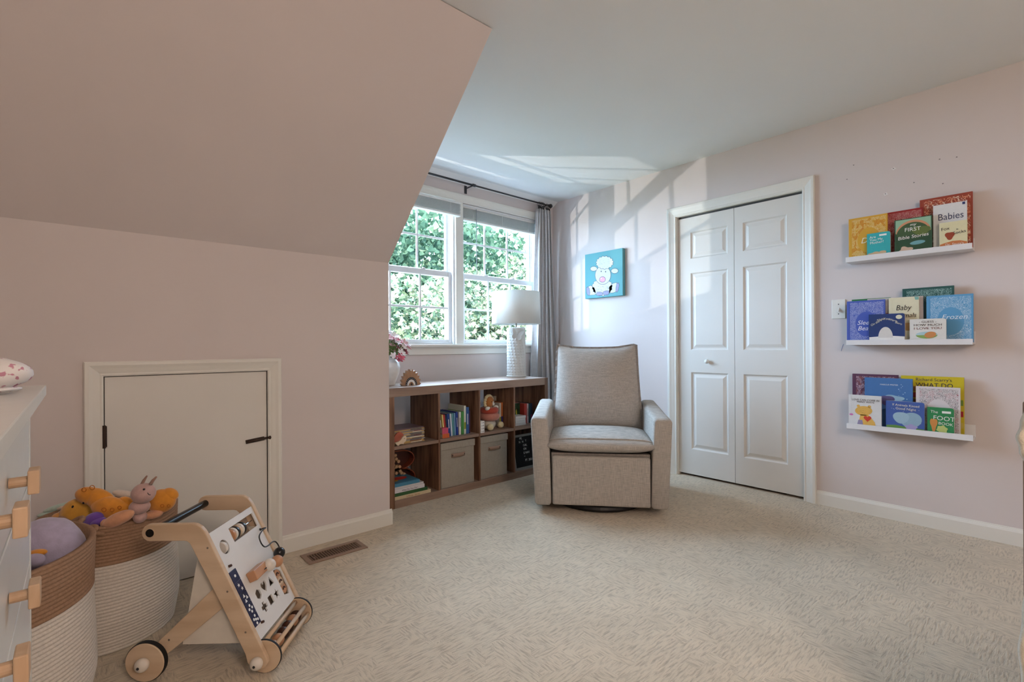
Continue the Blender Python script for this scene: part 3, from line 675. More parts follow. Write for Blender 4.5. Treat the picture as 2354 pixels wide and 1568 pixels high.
# copper letter full of corks
COPPER = mat('copper', (160, 84, 56), 0.35, metal=0.6); CORK = mat('cork', (196, 160, 124), 0.8, var=0.1, scale=80)
lt = thing('cork_letter', 'copper letter-shaped holder filled with corks behind the books', 'decoration', (1.56, 2.975, ZB), 0)
def dpath(x0, z0, w, h, n=14): return [(x0, z0)]+[(x0+w*0.45+w*0.55*math.cos(a), z0+h/2+h/2*math.sin(a)) for a in [-PI/2+PI*i/(n-1) for i in range(n)]]+[(x0, z0+h)]
for z0, h, w in ((0.145, 0.125, 0.178), (0.004, 0.141, 0.186)):
    p = dpath(0, z0, w, h); mb = MB()
    for (a, b), (c, d) in zip(p, p[1:]+p[:1]):
        dx, dz = c-a, d-b; L_ = math.hypot(dx, dz) or 1; nx, nz = -dz/L_*0.0028, dx/L_*0.0028
        mb.prism([(a-nx, b-nz), (c-nx, d-nz), (c+nx, d+nz), (a+nx, b+nz)], 0, 0.06)
    mb.build('frame', COPPER, lt)
    MB().prism(p, 0.056, 0.060).build('back_plate', mat('dark_copper', (70, 36, 28), 0.4, metal=0.3), lt)
crn = random.Random(3)
for q in range(20):
    bx = [0.02, 0.044, 0.022, 0.050, 0.030, 0.066, 0.028, 0.052, 0.03, 0.075, 0.02, 0.05, 0.09, 0.11, 0.08, 0.02, 0.045, 0.07, 0.10, 0.125][q]; bz = [0.252, 0.240, 0.226, 0.214, 0.200, 0.196, 0.176, 0.160, 0.150, 0.158, 0.128, 0.118, 0.112, 0.100, 0.128, 0.10, 0.09, 0.085, 0.075, 0.07][q]
    if bz > 0.262: continue
    MB().lathe([(0, 0), (0.0105, 0), (0.0112, 0.002), (0.0112, 0.04), (0, 0.04)], 12, ax='y', c=(bx, 0.010+crn.uniform(0, 0.006), bz)).build('cork', CORK, lt)

# stacking lion, third cube
FELT = lambda n, c: mat(n, c, 0.95, var=0.06, scale=120, bump=0.3, bscale=500, sheen=0.3)
ln = thing('lion_stacker', 'plush stacking lion with red and pink rings', 'plush toy', (2.345, 2.895, ZS), 0.25)
MB().ell((0, 0, 0.040), (0.062, 0.045, 0.042), 20, 12).build('body', FELT('speckled_cloth', (214, 204, 186)), ln, smooth=True)
def ring(z, R, r): return [(R-r*math.cos(a), z+r*math.sin(a)) for a in [2*PI*i/14 for i in range(15)]]
MB().lathe(ring(0.098, 0.050, 0.031), 28).build('pink_ring', FELT('pink_cloth', (188, 122, 104)), ln, smooth=True)
MB().lathe(ring(0.143, 0.048, 0.026), 28).build('red_ring', FELT('red_cloth', (170, 66, 48)), ln, smooth=True)
MB().ell((0, 0, 0.205), (0.046, 0.034, 0.046), 20, 12).build('head', FELT('ginger_cloth', (176, 112, 56)), ln, smooth=True)
mn = MB()
for i in range(14):
    a = 2*PI*i/14; mn.ell((0.048*math.cos(a), 0.004, 0.205+0.048*math.sin(a)), (0.014, 0.014, 0.014), 8, 6)
mn.build('mane', FELT('cream_cloth', (222, 204, 160)), ln, smooth=True)
MB().ell((0.012, -0.033, 0.196), (0.013, 0.006, 0.017), 12, 8).build('muzzle', FELT('white_cloth', (232, 228, 216)), ln, smooth=True)
for x, z in ((0.014, 0.203), (-0.018, 0.212)): MB().ell((x, -0.038, z), (0.003, 0.003, 0.004), 8, 6).build('eye', BLACK, ln)
for sx in (-1, 1):
    MB().ell((sx*0.052, -0.026, 0.163), (0.028, 0.017, 0.015), 12, 8).build('paw', FELT('white_cloth', (232, 228, 216)), ln, smooth=True)
    MB().ell((sx*0.066+0.012, -0.052, 0.026), (0.030, 0.024, 0.026), 12, 8).build('foot', FELT('cream_cloth', (222, 204, 160)), ln, smooth=True)
# wood arch bookend, blocks, spines
ar = thing('arch_bookend', 'pale wooden arch bookend behind the lion', 'bookend', (2.432, 2.985, ZS), 0.2)
op = [(0.062-0.062*math.cos(a), 0.172+0.062*math.sin(a)) for a in [PI*i/16 for i in range(17)]]
ip = [(0.062-0.026*math.cos(a), 0.172+0.026*math.sin(a)) for a in [PI*i/12 for i in range(13)]]
MB().prism([(0, 0), (0, 0.17)]+op+[(0.124, 0)]+[(0.088, 0)]+list(reversed(ip))+[(0.036, 0)], 0, 0.016).build('arch', mat('grey_wood', (168, 158, 140), 0.6), ar, bevel=0.001)
MB().prism([(0.036, 0), (0.088, 0), (0.088, 0.150), (0.036, 0.150)], 0.002, 0.012).build('inner_board', mat('grey_wood2', (150, 138, 120), 0.6), ar)
for i in range(4):
    b = thing('milestone_block', ('bottom', 'second lowest', 'second highest', 'topmost')[i]+' small white printed block in the column beside the lion', 'block', (2.186, 2.797, ZS+i*0.0215), 0, 'column of small blocks')
    box('cube', WHITE, b, 0, 0.036, 0, 0.030, 0, 0.0213, bevel=0.001)
    box('side_print', BLACK, b, 0.0362, 0.0368, 0.003, 0.027, 0.004, 0.018)
    box('front_print', flat('print_grey', (120, 116, 116)), b, 0.008, 0.022, -0.0005, 0.0005, 0.008, 0.011); box('front_print', BLACK, b, 0.026, 0.030, -0.0005, 0.0005, 0.005, 0.015)
G3 = 'books standing in the third cube'
spine_book('white book with lime band standing right of the lion', G3, 2.458, 2.474, 2.905, ZS, 0.187, 0.17, (216, 208, 196), band=(158, 152, 52))
spine_book('orange and purple book standing beside the divider', G3, 2.478, 2.502, 2.915, ZS, 0.189, 0.17, (190, 110, 58), band=(58, 48, 110))
G4 = 'books standing in the fourth cube'
gb = thing('book', 'dark green jungle book standing cover outward in fourth cube', 'book', (2.600, 2.945, ZS), 0.0, G4)
box('cover', mat('jungle_cover', (34, 58, 30), 0.4, var=0.6, scale=40), gb, 0, 0.112, 0, 0.016, 0, 0.165, bevel=0.001)
box('pages', PAGES, gb, 0.003, 0.109, 0.003, 0.013, 0.160, 0.1655)
MB().prism([(0.06, 0.02), (0.07, 0.06), (0.065, 0.10), (0.072, 0.12), (0.078, 0.10), (0.082, 0.05), (0.09, 0.02)], -0.0006, 0).build('print', flat('yellow_print', (172, 164, 50)), gb)
spine_book('red hardcover standing in the fourth cube', G4, 2.716, 2.744, 2.895, ZS, 0.162, 0.17, (176, 62, 54))
spine_book('pale pink hardcover beside the red one', G4, 2.746, 2.762, 2.895, ZS, 0.160, 0.17, (206, 176, 178), 0.0, True, (60, 40, 50))
spine_book('dark teal hardcover in the fourth cube', G4, 2.764, 2.786, 2.895, ZS, 0.158, 0.17, (28, 62, 70))
spine_book('navy hardcover with plum foot at the right end', G4, 2.788, 2.806, 2.895, ZS, 0.158, 0.17, (30, 40, 64), band=(120, 40, 76))
for i in range(4):
    flat_book(('bottom', 'second lowest', 'second highest', 'topmost')[i]+' small white board book in the flat stack in fourth cube', 'small white board books', 2.578+0.002*(i % 2), 2.692-0.002*(i % 3), 2.852, 0.09, ZS+i*0.0186, 0.018, (222, 218, 212))
# letter board
lb = thing('letter_board', 'grey framed black letter board leaning in the last cube', 'letter board', (2.542, 2.815, ZB), 0); lb.rotation_euler = (-0.19, 0, 0)
FRM = mat('grey_frame', (132, 130, 124), 0.6)
W_, H_ = 0.262, 0.272
for a in ((0, W_, 0, 0.018), (0, W_, H_-0.018, H_), (0, 0.018, 0.018, H_-0.018), (W_-0.018, W_, 0.018, H_-0.018)): box('frame', FRM, lb, a[0], a[1], 0, 0.018, a[2], a[3], bevel=0.001)
FELTB = flat('black_felt', (30, 29, 31), 0.95)
n = 40; h = (H_-0.036)/n
for_ = MB()
for i in range(n): for_.prism([(0.010, 0.018+i*h), (0.006, 0.018+i*h+h*0.5), (0.010, 0.018+(i+1)*h)], 0.018, W_-0.018, 'x')
fb = for_.build('felt_grooves', FELTB, lb); fb['kind'] = 'stuff'
box('felt_back', FELTB, lb, 0.018, W_-0.018, 0.009, 0.016, 0.018, H_-0.018)
LET = flat('white_letter', (226, 224, 222), 0.5)
for s_, x, z, al in (('ME', 0.094, 0.232, 'RIGHT'), ('N', 0.074, 0.205, 'RIGHT'), ('N', 0.108, 0.205, 'RIGHT'), ('Y', 0.140, 0.209, 'RIGHT'), ('CIAL', 0.142, 0.176, 'RIGHT'), ('ON', 0.130, 0.147, 'RIGHT'), ('E WAY', 0.160, 0.116, 'RIGHT'), ('~', 0.108, 0.092, 'RIGHT'), ('PT  2021', 0.180, 0.058, 'RIGHT')):
    text(s_, 0.025, LET, lb, x+0.02, z, 0.004, al, sx=0.85)

# ------------------------------------------------------------------ on the bookcase
lamp = thing('table_lamp', 'white drum-shade table lamp with textured cylinder base', 'lamp', (2.775, 3.055, BZ), -0.75)
LWH = mat('lamp_resin', (206, 206, 202), 0.55, var=0.01)
# scaly relief on the base
def lfun(a, q):
    ang = 2*PI*a; z = 0.012+0.40*q
    r = 0.0785
    k1 = math.sin(ang*9+z*150)*math.sin(ang*9-z*110); front = 0.5+0.5*math.cos(ang+1.85)
    if 0.03 < q < 0.93: r += 0.0045*max(0, k1)*front
    return (r*math.cos(ang), r*math.sin(ang), z)
MB().grid(160, 110, lfun, closeu=True).lathe([(0.0785, 0.412), (0.072, 0.418), (0, 0.418)], 48).build('base', LWH, lamp, smooth=True)
MB().lathe([(0, 0), (0.082, 0), (0.084, 0.004), (0.084, 0.012), (0.0785, 0.016)], 48).build('foot', LWH, lamp, smooth=False)
MB().tube([(0, 0, 0.415), (0, 0, 0.735)], 0.006, 10).build('stem', mat('nickel', (120, 116, 110), 0.3, metal=0.8), lamp)
def shade_mat():
    m = bpy.data.materials.new('lamp_shade'); m.use_nodes = True; nt = m.node_tree; N = nt.nodes; L = nt.links; N.remove(N['Principled BSDF'])
    nz = N.new('ShaderNodeTexNoise'); nz.inputs['Scale'].default_value = 300; tc = N.new('ShaderNodeTexCoord'); L.new(tc.outputs['Object'], nz.inputs['Vector'])
    rp = N.new('ShaderNodeValToRGB'); L.new(nz.outputs['Fac'], rp.inputs['Fac']); rp.color_ramp.elements[0].color = rgb(226, 224, 218); rp.color_ramp.elements[1].color = rgb(238, 237, 232)
    df = N.new('ShaderNodeBsdfDiffuse'); tl = N.new('ShaderNodeBsdfTranslucent'); L.new(rp.outputs[0], df.inputs[0]); L.new(rp.outputs[0], tl.inputs[0])
    mx = N.new('ShaderNodeMixShader'); mx.inputs[0].default_value = 0.25; L.new(df.outputs[0], mx.inputs[1]); L.new(tl.outputs[0], mx.inputs[2]); L.new(mx.outputs[0], N['Material Output'].inputs['Surface'])
    return m
MB().lathe([(0.206, 0.446), (0.201, 0.716)], 64).build('shade', shade_mat(), lamp, smooth=True, solid=0.002)
sp_ = MB()
for k in range(3): sp_.tube([(0, 0, 0.70), (0.201*math.cos(2*PI*k/3), 0.201*math.sin(2*PI*k/3), 0.712)], 0.002, 6)
sp_.build('shade_spider', RODM, lamp)
MB().lathe([(0, 0.716), (0.010, 0.718), (0.014, 0.728), (0.010, 0.740), (0, 0.744)], 14).build('finial', LWH, lamp, smooth=True)
# butterfly on the base: wings stand off the cylinder
wing = [(0, 0), (0.012, 0.030), (0.034, 0.050), (0.046, 0.050), (0.046, 0.034), (0.034, 0.012), (0.040, 0.000), (0.034, -0.014), (0.018, -0.018), (0.004, -0.008)]
bf = thing('butterfly', None, None); bf.parent = lamp; bf.location = (0.083*math.cos(-1.52), 0.083*math.sin(-1.52), 0.338); bf.rotation_euler = (0, 0.25, -1.52+PI/2); bf.scale = (1.25, 1.25, 1.25)
MB().prism(wing, -0.0015, 0.0015).xf(Matrix.Rotation(-0.55, 4, 'Z')).build('wing', LWH, bf)
MB().prism([(-a, b) for a, b in reversed(wing)], -0.0015, 0.0015).xf(Matrix.Rotation(0.6, 4, 'Z')).build('wing', LWH, bf)

vase = thing('flower_vase', 'white carved ceramic vase at the wall corner', 'vase', (1.582, 3.060, BZ), 0)
prof = [(0, 0), (0.050, 0), (0.052, 0.006), (0.062, 0.030), (0.080, 0.080), (0.087, 0.120), (0.080, 0.155), (0.062, 0.172), (0.058, 0.190), (0.066, 0.200), (0.064, 0.202), (0.054, 0.190), (0.054, 0.175), (0.01, 0.06), (0, 0.05)]
def vf(a, q):
    i = q*(len(prof)-1); k = min(int(i), len(prof)-2); f = i-k
    r = prof[k][0]*(1-f)+prof[k+1][0]*f; z = prof[k][1]*(1-f)+prof[k+1][1]*f; ang = 2*PI*a
    if k < 6: r += 0.0022*max(0, math.sin(ang*4+math.sin(z*60)*1.2))*(1 if 0.02 < z < 0.15 else 0)
    return (r*math.cos(ang), r*math.sin(ang), z)
MB().grid(72, 57, vf, closeu=True).build('body', mat('white_ceramic', (226, 224, 220), 0.35), vase, smooth=True)
fl = thing('flower_bouquet', 'pink artificial lily bouquet standing in the white vase', 'flowers', (1.582, 3.060, BZ+0.05), 0)
rf = random.Random(11)
STEM = mat('flower_stem', (92, 116, 52), 0.6, var=0.2)
PINK = [mat('petal_rose', (206, 96, 112), 0.7, var=0.2, scale=60), mat('petal_pale', (232, 186, 186), 0.7, var=0.12, scale=60), mat('petal_white', (238, 228, 222), 0.7, var=0.05)]
for k in range(64):
    a = rf.uniform(0, 2*PI); r = rf.uniform(0.02, 0.12); z = rf.uniform(0.19, 0.32)-r*0.5
    if k < 40: a = rf.uniform(-1.5, 0.6); r = rf.uniform(0.03, 0.15); z = rf.uniform(0.19, 0.31)-r*0.55
    tip = Vector((r*math.cos(a), r*math.sin(a), z))
    st = MB().tube([(0, 0, 0.02), (tip.x*0.3, tip.y*0.3, 0.135), tip], 0.0022, 6).build('stem', STEM, fl)
    nrm = Vector((tip.x*1.2, tip.y*1.2, 0.10)).normalized(); q = nrm.to_track_quat('Z', 'Y').to_matrix().to_4x4()
    pm = MB(); sz = rf.uniform(0.024, 0.036)
    for p in range(6):
        b = 2*PI*p/6+rf.uniform(-0.15, 0.15)
        pts = [(0, 0, 0), (0.35, 0.28, 0.18), (0.75, 0.25, 0.35), (1.05, 0, 0.42), (0.75, -0.25, 0.35), (0.35, -0.28, 0.18)]
        pm.add([Vector((sz*(x*math.cos(b)-y*math.sin(b)), sz*(x*math.sin(b)+y*math.cos(b)), sz*zz)) for x, y, zz in pts], [(0, 1, 2, 3, 4, 5)])
    pm.xf(Matrix.Translation(tip) @ q).build('blossom', PINK[k % 3], st)
for k in range(8):
    a = 2*PI*k/8+0.3; L_ = rf.uniform(0.15, 0.2)
    def lf_(u, v): 
        w = 0.014*math.sin(PI*min(1, 0.12+0.88*v))*(2*u-1); rr = 0.01+0.055*v*v
        return (rr*math.cos(a)-w*math.sin(a), rr*math.sin(a)+w*math.cos(a), 0.05+L_*v)
    MB().grid(3, 8, lf_).build('leaf', mat('flower_leaf', (84, 110, 48), 0.5, var=0.25), fl, smooth=True)

sb = thing('sunburst_toy', 'wooden sun-shaped toy with painted rainbow arches', 'wooden toy', (1.685, 2.915, BZ), -0.08)
TOYW = wood('toy_wood', (150, 112, 84), (172, 134, 104), (3, 3, 1), 12)
pts = []
for i in range(23):
    a = PI*i/22; rr = 0.074 if i % 2 == 0 else 0.062
    pts.append((rr*math.cos(a)*1.0, 0.008+rr*math.sin(a)*1.38))
MB().prism([(0.062, 0)]+pts+[(-0.062, 0)], 0, 0.028).build('block', TOYW, sb, bevel=0.0015)
def arc(r0, r1, sc=1.28): return [(r1*math.cos(PI*i/18), r1*sc*math.sin(PI*i/18)) for i in range(19)]+[(r0*math.cos(PI-PI*i/18), r0*sc*math.sin(PI-PI*i/18)) for i in range(19)]
plate('black_arch', arc(0.031, 0.043), flat('charcoal_paint', (44, 44, 50)), sb); plate('white_arch', arc(0.018, 0.030), WHITE, sb); plate('tan_arch', arc(0.010, 0.0175), flat('tan_paint', (170, 126, 92)), sb)
plate('centre_spot', circle(0.002, 0.010, 0.005, 0.012), flat('charcoal_paint', (44, 44, 50)), sb)
for k in range(11):
    a = PI*(k+0.5)/11; plate('dot', circle(0.037*math.cos(a), 0.037*1.28*math.sin(a), 0.0016, n=8), WHITE, sb, -0.0012)
for k in range(9):
    a = PI*(k+0.5)/9; plate('dot', circle(0.024*math.cos(a), 0.024*1.28*math.sin(a), 0.0015, n=8), BLACK, sb, -0.0012)

# ------------------------------------------------------------------ glider armchair
CH = fabric('chair_linen', (187, 180, 172), 330, 0.15, 0.5)
PIPE = fabric('chair_piping', (160, 155, 152), 330, 0.1, 0.3)
ch = thing('armchair', 'grey linen swivel glider armchair with loose cushions', 'armchair', (2.362, 1.846, 0), math.atan2(-0.762, 0.648))
def arm(sg):
    # side profile lofted through the depth: front edge rounded, top rising gently to the back
    secs = []
    for y, zt, r in ((0.000, 0.572, 0.012), (0.006, 0.582, 0.022), (0.05, 0.590, 0.026), (0.25, 0.600, 0.028), (0.5, 0.618, 0.03), (0.66, 0.628, 0.03), (0.72, 0.615, 0.03), (0.75, 0.58, 0.03)):
        e = 0.006 if y in (0.0,) else 0.0
        xo_b, xo_t, xi_b, xi_t = 0.400-e, 0.424-e, 0.300+e, 0.318+e
        pts = [(xo_b-0.012, 0.045+e), (xo_b, 0.06), (xo_b+0.012, 0.30), (xo_t, zt-r)]
        for k in range(1, 5):
            a = PI/2*k/5; pts.append((xo_t-r+r*math.cos(a), zt-r+r*math.sin(a)))
        pts += [(xo_t-r, zt), (xi_t+r, zt)]
        for k in range(1, 5):
            a = PI/2+PI/2*k/5; pts.append((xi_t+r+r*math.cos(a), zt-r+r*math.sin(a)))
        pts += [(xi_t, zt-r), (xi_b+0.006, 0.30), (xi_b, 0.06), (xi_b+0.012, 0.045+e)]
        secs.append([(sg*x, y, z) for x, z in pts])
    n = len(secs[0]); mb = MB(); V = [p for s in secs for p in s]
    F = [(k*n+i, k*n+(i+1) % n, (k+1)*n+(i+1) % n, (k+1)*n+i) for k in range(len(secs)-1) for i in range(n)]
    F += [tuple(range(n)), tuple(range(len(V)-1, len(V)-n-1, -1))]
    o = mb.add(V, F).build('arm', CH, ch, smooth=True)
    md = o.modifiers.new('w', 'EDGE_SPLIT'); md.split_angle = 0.9
    return o
arm(-1); arm(1)
box('footrest_panel', CH, ch, -0.292, 0.296, -0.004, 0.05, 0.050, 0.352, bevel=0.012, seg=3)
box('seat_frame', CH, ch, -0.30, 0.30, 0.05, 0.72, 0.07, 0.36)
MB().box(-0.30, 0.30, 0.60, 0.74, 0.10, 0.90).build('back_frame', CH, ch, bevel=0.03, seg=3)
def cushion(a, q):
    # closed pillow cross-section swept left to right
    x = -0.320+0.640*q; e = 1-abs(2*q-1)**6
    th = 2*PI*a; hy, hz = 0.285, 0.054
    cy, cz = 0.262, 0.414
    n = 3.2
    c, s = math.cos(th), math.sin(th)
    yy = cy+hy*math.copysign(abs(c)**(2/n), c)*(0.94+0.06*e); zz = cz+hz*math.copysign(abs(s)**(2/2.3), s)*(0.55+0.45*e)
    if s > 0: zz += 0.016*math.sin(PI*q)*max(0, 1-((yy-cy)/hy)**2)
    if c < 0: yy -= 0.010*math.sin(PI*q)
    return (x, yy, zz)
cu = MB(); cu.grid(40, 26, cushion, closeu=True)
nn = 40; cu.f.append(tuple(range(nn-1, -1, -1))); cu.f.append(tuple(range(25*nn, 26*nn)))
seat = cu.build('seat_cushion', CH, ch, smooth=True)
pp = [cushion(0.5-0.118, q/24) for q in range(25)]
MB().tube([(p[0], p[1]-0.002, p[2]+0.001) for p in pp], 0.0052, 8).build('piping', CH, seat, smooth=True)
def pil(sgn):
    def f(a, q):
        u, v = 2*a-1, 2*q-1
        half = 0.312-0.030*q; h0, h1 = 0.440, 1.018
        ear = 0.014*max(0, abs(u)-0.55)*(1 if v > 0.6 else 0)*2
        x = half*u*(1-0.035*math.cos(v*PI/2)*(1-0.0)*0.6); z = h0+(h1-h0)*q+ear-0.012*math.cos(u*PI/2)*(1 if v > 0 else -0.4)*abs(v)**4
        t = 0.088*(max(0, 1-abs(u)**3.2)*max(0, 1-abs(v)**3.2))**0.62
        t *= 1+0.10*math.sin(5*u+2*v)*0.4 + 0.12*math.exp(-((v+0.35)**2)/0.2)
        yc = 0.500+0.125*q
        return (x, yc+sgn*t, z)
    return f
pb = MB(); pb.grid(44, 44, pil(-1)); pb.grid(44, 44, pil(1))
bp_ = pb.build('back_cushion', CH, ch, smooth=True)
fln = MB(); ed = []
f0 = pil(0)
for i in range(41): ed.append((f0(i/40, 0), (0, -1)))
for i in range(1, 41): ed.append((f0(1, i/40), (1, 0)))
for i in range(1, 41): ed.append((f0(1-i/40, 1), (0, 1)))
for i in range(1, 41): ed.append((f0(0, 1-i/40), (-1, 0)))
V = []; F = []
for k, (p, nrm) in enumerate(ed):
    wv = 0.0035*math.sin(k*1.7)
    V += [(p[0]-nrm[0]*0.002, p[1]-0.003, p[2]-nrm[1]*0.002), (p[0]+nrm[0]*0.013, p[1]-0.003+wv, p[2]+nrm[1]*0.011), (p[0]+nrm[0]*0.013, p[1]+0.004+wv, p[2]+nrm[1]*0.011), (p[0]-nrm[0]*0.002, p[1]+0.004, p[2]-nrm[1]*0.002)]
n = len(ed)
for k in range(n-1):
    for i in range(4): F.append((k*4+i, k*4+(i+1) % 4, k*4+4+(i+1) % 4, k*4+4+i))
fln.add(V, F).build('flange', PIPE, bp_, smooth=False)
MB().lathe([(0, 0.042), (0.29, 0.042), (0.30, 0.034), (0.305, 0.018), (0.300, 0.004), (0.29, 0), (0.26, 0), (0.26, 0.03), (0, 0.03)], 40, cx=0, cy=0.33).build('swivel_base', BLACK, ch, smooth=False)

# ------------------------------------------------------------------ right wall: canvas, switch
cv = thing('canvas_print', 'turquoise canvas with a fluffy white sheep', 'picture', (3.517, 2.915, 1.460), R_WALL)
TEAL = mat('canvas_teal', (98, 160, 166), 0.8, var=0.03, scale=5); INK = flat('ink_line', (84, 84, 94)); SHEEP = flat('sheep_white', (200, 200, 198)); HOOF = flat('hoof_grey', (140, 138, 168)); NOSE = flat('nose_pink', (214, 150, 176))
box('canvas', TEAL, cv, 0, 0.418, 0, 0.038, 0, 0.41, bevel=0.002)
def figure(name, pts, material, lvl, outline=0.004):
    cx = sum(p[0] for p in pts)/len(pts); cz = sum(p[1] for p in pts)/len(pts)
    big = []
    for x, z in pts:
        L_ = math.hypot(x-cx, z-cz) or 1; big.append((x+(x-cx)/L_*outline, z+(z-cz)/L_*outline))
    if outline: plate(name+'_outline', big, INK, cv, -0.0003-lvl*0.0004, -0.0001)
    plate(name, pts, material, cv, -0.0005-lvl*0.0004, -0.0001)
def Q(x, y):   # picture coordinates read off the photo, perspective taken out
    t = (x-248)/845.0; top = 340-125*t; bot = 1335-55*t
    return (t*0.418, 0.41*(1-(y-top)/(bot-top)))
def QL(c, rx, ry, k=0, amp=0.0, n=36): return [Q(c[0]+rx*(1+amp*math.sin(k*a))*math.cos(a), c[1]-ry*(1+amp*math.sin(k*a))*math.sin(a)) for a in [2*PI*i/n for i in range(n)]]
figure('body', QL((645, 1080), 225, 190, 16, 0.05, 64), SHEEP, 0)
figure('left_leg', [Q(*p) for p in ((330, 1060), (380, 1040), (470, 1090), (500, 1180), (480, 1245), (360, 1250), (330, 1200))], SHEEP, 0)
figure('left_hoof', [Q(*p) for p in ((282, 1090), (320, 1065), (350, 1110), (362, 1190), (355, 1250), (310, 1248), (285, 1190))], HOOF, 1)
figure('right_leg', [Q(*p) for p in ((800, 1080), (880, 1010), (965, 990), (975, 1090), (950, 1190), (880, 1215), (805, 1215))], SHEEP, 0)
figure('right_hoof', [Q(*p) for p in ((965, 1010), (1010, 1005), (1018, 1060), (1000, 1150), (975, 1200), (945, 1185), (955, 1100))], HOOF, 1)
figure('hoof', [Q(*p) for p in ((515, 1205), (560, 1190), (640, 1195), (655, 1245), (640, 1262), (530, 1265))], HOOF, 1)
figure('hoof', [Q(*p) for p in ((672, 1185), (730, 1170), (790, 1165), (800, 1215), (780, 1250), (700, 1258), (668, 1235))], HOOF, 1)
figure('ear', QL((455, 660), 75, 48), SHEEP, 1); figure('ear', QL((925, 725), 72, 52), SHEEP, 1)
figure('face', QL((665, 810), 172, 205), SHEEP, 2)
figure('wool', QL((705, 530), 185, 140, 15, 0.06, 75), SHEEP, 3)
figure('nose', QL((655, 908), 64, 58), NOSE, 3)
for c in ((628, 725), (728, 735)): plate('eye', QL(c, 11, 17), INK, cv, -0.0022, -0.0001)
for k in range(46):
    a_ = random.Random(70+k); wool = k < 22
    cx_, cy_ = (705+a_.uniform(-140, 140), 540+a_.uniform(-95, 95)) if wool else (645+a_.uniform(-160, 160), 1110+a_.uniform(-70, 90))
    if not wool and cy_ < 1020: continue
    plate('wool_curl', [Q(cx_+x, cy_+y) for x, y in ((-13, 0), (-6, 7), (4, 8), (12, 1), (5, 4), (-5, 4))], INK if not wool else flat('curl_grey', (150, 150, 160)), cv, -0.0024, -0.0001)
plate('nose_shine', QL((632, 884), 14, 11), WHITE, cv, -0.0026, -0.0001)

sw = thing('light_switch', 'white toggle light switch beside the closet door', 'switch', (XW, 0.907, 1.247), R_WALL)
box('plate', TRIM, sw, -0.037, 0.037, -0.006, 0.0, -0.060, 0.060, bevel=0.0035, seg=3)
MB().prism([(-0.006, -0.010), (-0.020, -0.022), (-0.022, -0.017), (-0.006, 0.010)], -0.005, 0.005, 'x').build('toggle', flat('toggle_white', (220, 219, 214), 0.3), sw, bevel=0.001)
for z in (-0.030, 0.030): MB().lathe([(0, -0.0075), (0.003, -0.0073), (0.0035, -0.006)], 10, ax='y', c=(0, 0, z)).build('screw', RODM, sw)

# ------------------------------------------------------------------ picture ledges and books
LEDGE = mat('ledge_white', (232, 231, 232), 0.35, var=0.01)
LZ = [1.517, 1.022, 0.524]
for z, lab in zip(LZ, ('top white picture ledge holding upright books', 'middle white picture ledge holding upright books', 'bottom white picture ledge holding upright books')):
    L_ = thing('picture_ledge', lab, 'shelf', (XW, 0.840, z), R_WALL, 'white picture ledges')
    box('shelf', LEDGE, L_, 0, 0.553, -0.110, -0.008, 0, 0.011, bevel=0.0008)
    box('lip', LEDGE, L_, 0, 0.553, -0.120, -0.110, 0, 0.030, bevel=0.0008)
    box('back_plate', LEDGE, L_, 0, 0.553, -0.010, 0.0, 0, 0.070, bevel=0.0008)
def ink(c): return flat('ink_%d_%d_%d' % c, c, 0.5)
def face_book(label, ledge, y_hi, y_lo, ztop, xf, th, cover, spine=None, board=False):
    """book standing cover outward on a ledge; local x to the viewer's right, z up"""
    z0 = LZ[ledge]+0.0112; w = y_hi-y_lo; h = ztop-z0
    t = thing('picture_book', label, 'book', (xf, y_hi, z0), R_WALL, ('books on the top ledge', 'books on the middle ledge', 'books on the bottom ledge')[ledge])
    cm = cover(w, h) if callable(cover) else flat('cover_%d_%d_%d' % cover, cover, 0.35)
    if board:
        pts = [(0, 0), (w-0.008, 0), (w-0.002, 0.002), (w, 0.008), (w, h-0.010), (w-0.003, h-0.003), (w-0.010, h), (0, h)]
        MB().prism(pts, 0, 0.002).build('cover', cm, t); MB().prism(pts, 0.0021, th-0.0021).build('pages', PAGES, t); MB().prism(pts, th-0.002, th).box(-0.001, 0.0005, 0, th, 0, h).build('back_cover', cm, t)
    else:
        o = MB().box(0, w, 0, 0.0025, 0, h).build('cover', cm, t, bevel=0.0005)
        MB().box(-0.0015, 0.001, 0.0002, th, 0, h).box(0, w, th-0.0025, th, 0, h).build('back_cover', cm if not spine else flat('cover_%d_%d_%d' % spine, spine), t)
        box('pages', PAGES, t, 0.001, w-0.003, 0.0025, th-0.0025, 0.002, h-0.003)
        box('hinge_groove', cm, t, 0.010, 0.0115, -0.0004, 0.0006, 0.001, h-0.001)
    return t, w, h
# -- top ledge
t, w, h = face_book('golden yellow ornate book at the left of the top ledge', 0, 0.833, 0.646, 1.782, 3.480, 0.013, lambda w, h: ornate('orn_gold', (214, 164, 58), (226, 204, 150), w, h, 75, color2=(202, 112, 40)))
text('Du', 0.046, ink((244, 232, 206)), t, 0.058, 0.098, align='LEFT', shear=0.25)
t, w, h = face_book('turquoise board book lettered Are You My Mother', 0, 0.737, 0.628, 1.672, 3.4535, 0.016, (62, 176, 180), board=True)
text('Are\nYou My\nMother?', 0.0195, ink((248, 246, 240)), t, 0.012, h-0.030, align='LEFT', rot=0.05)
box('badge', WHITE, t, 0.058, 0.092, -0.0006, 0, h-0.021, h-0.011)
plate('tan_print', blob(0.042, 0.022, 0.036, 0.012, 5, 0.14), flat('biscuit_print', (206, 178, 140)), t)
plate('tan_print', blob(0.074, 0.026, 0.016, 0.012, 3, 0.1), flat('biscuit_print', (206, 178, 140)), t, -0.001)
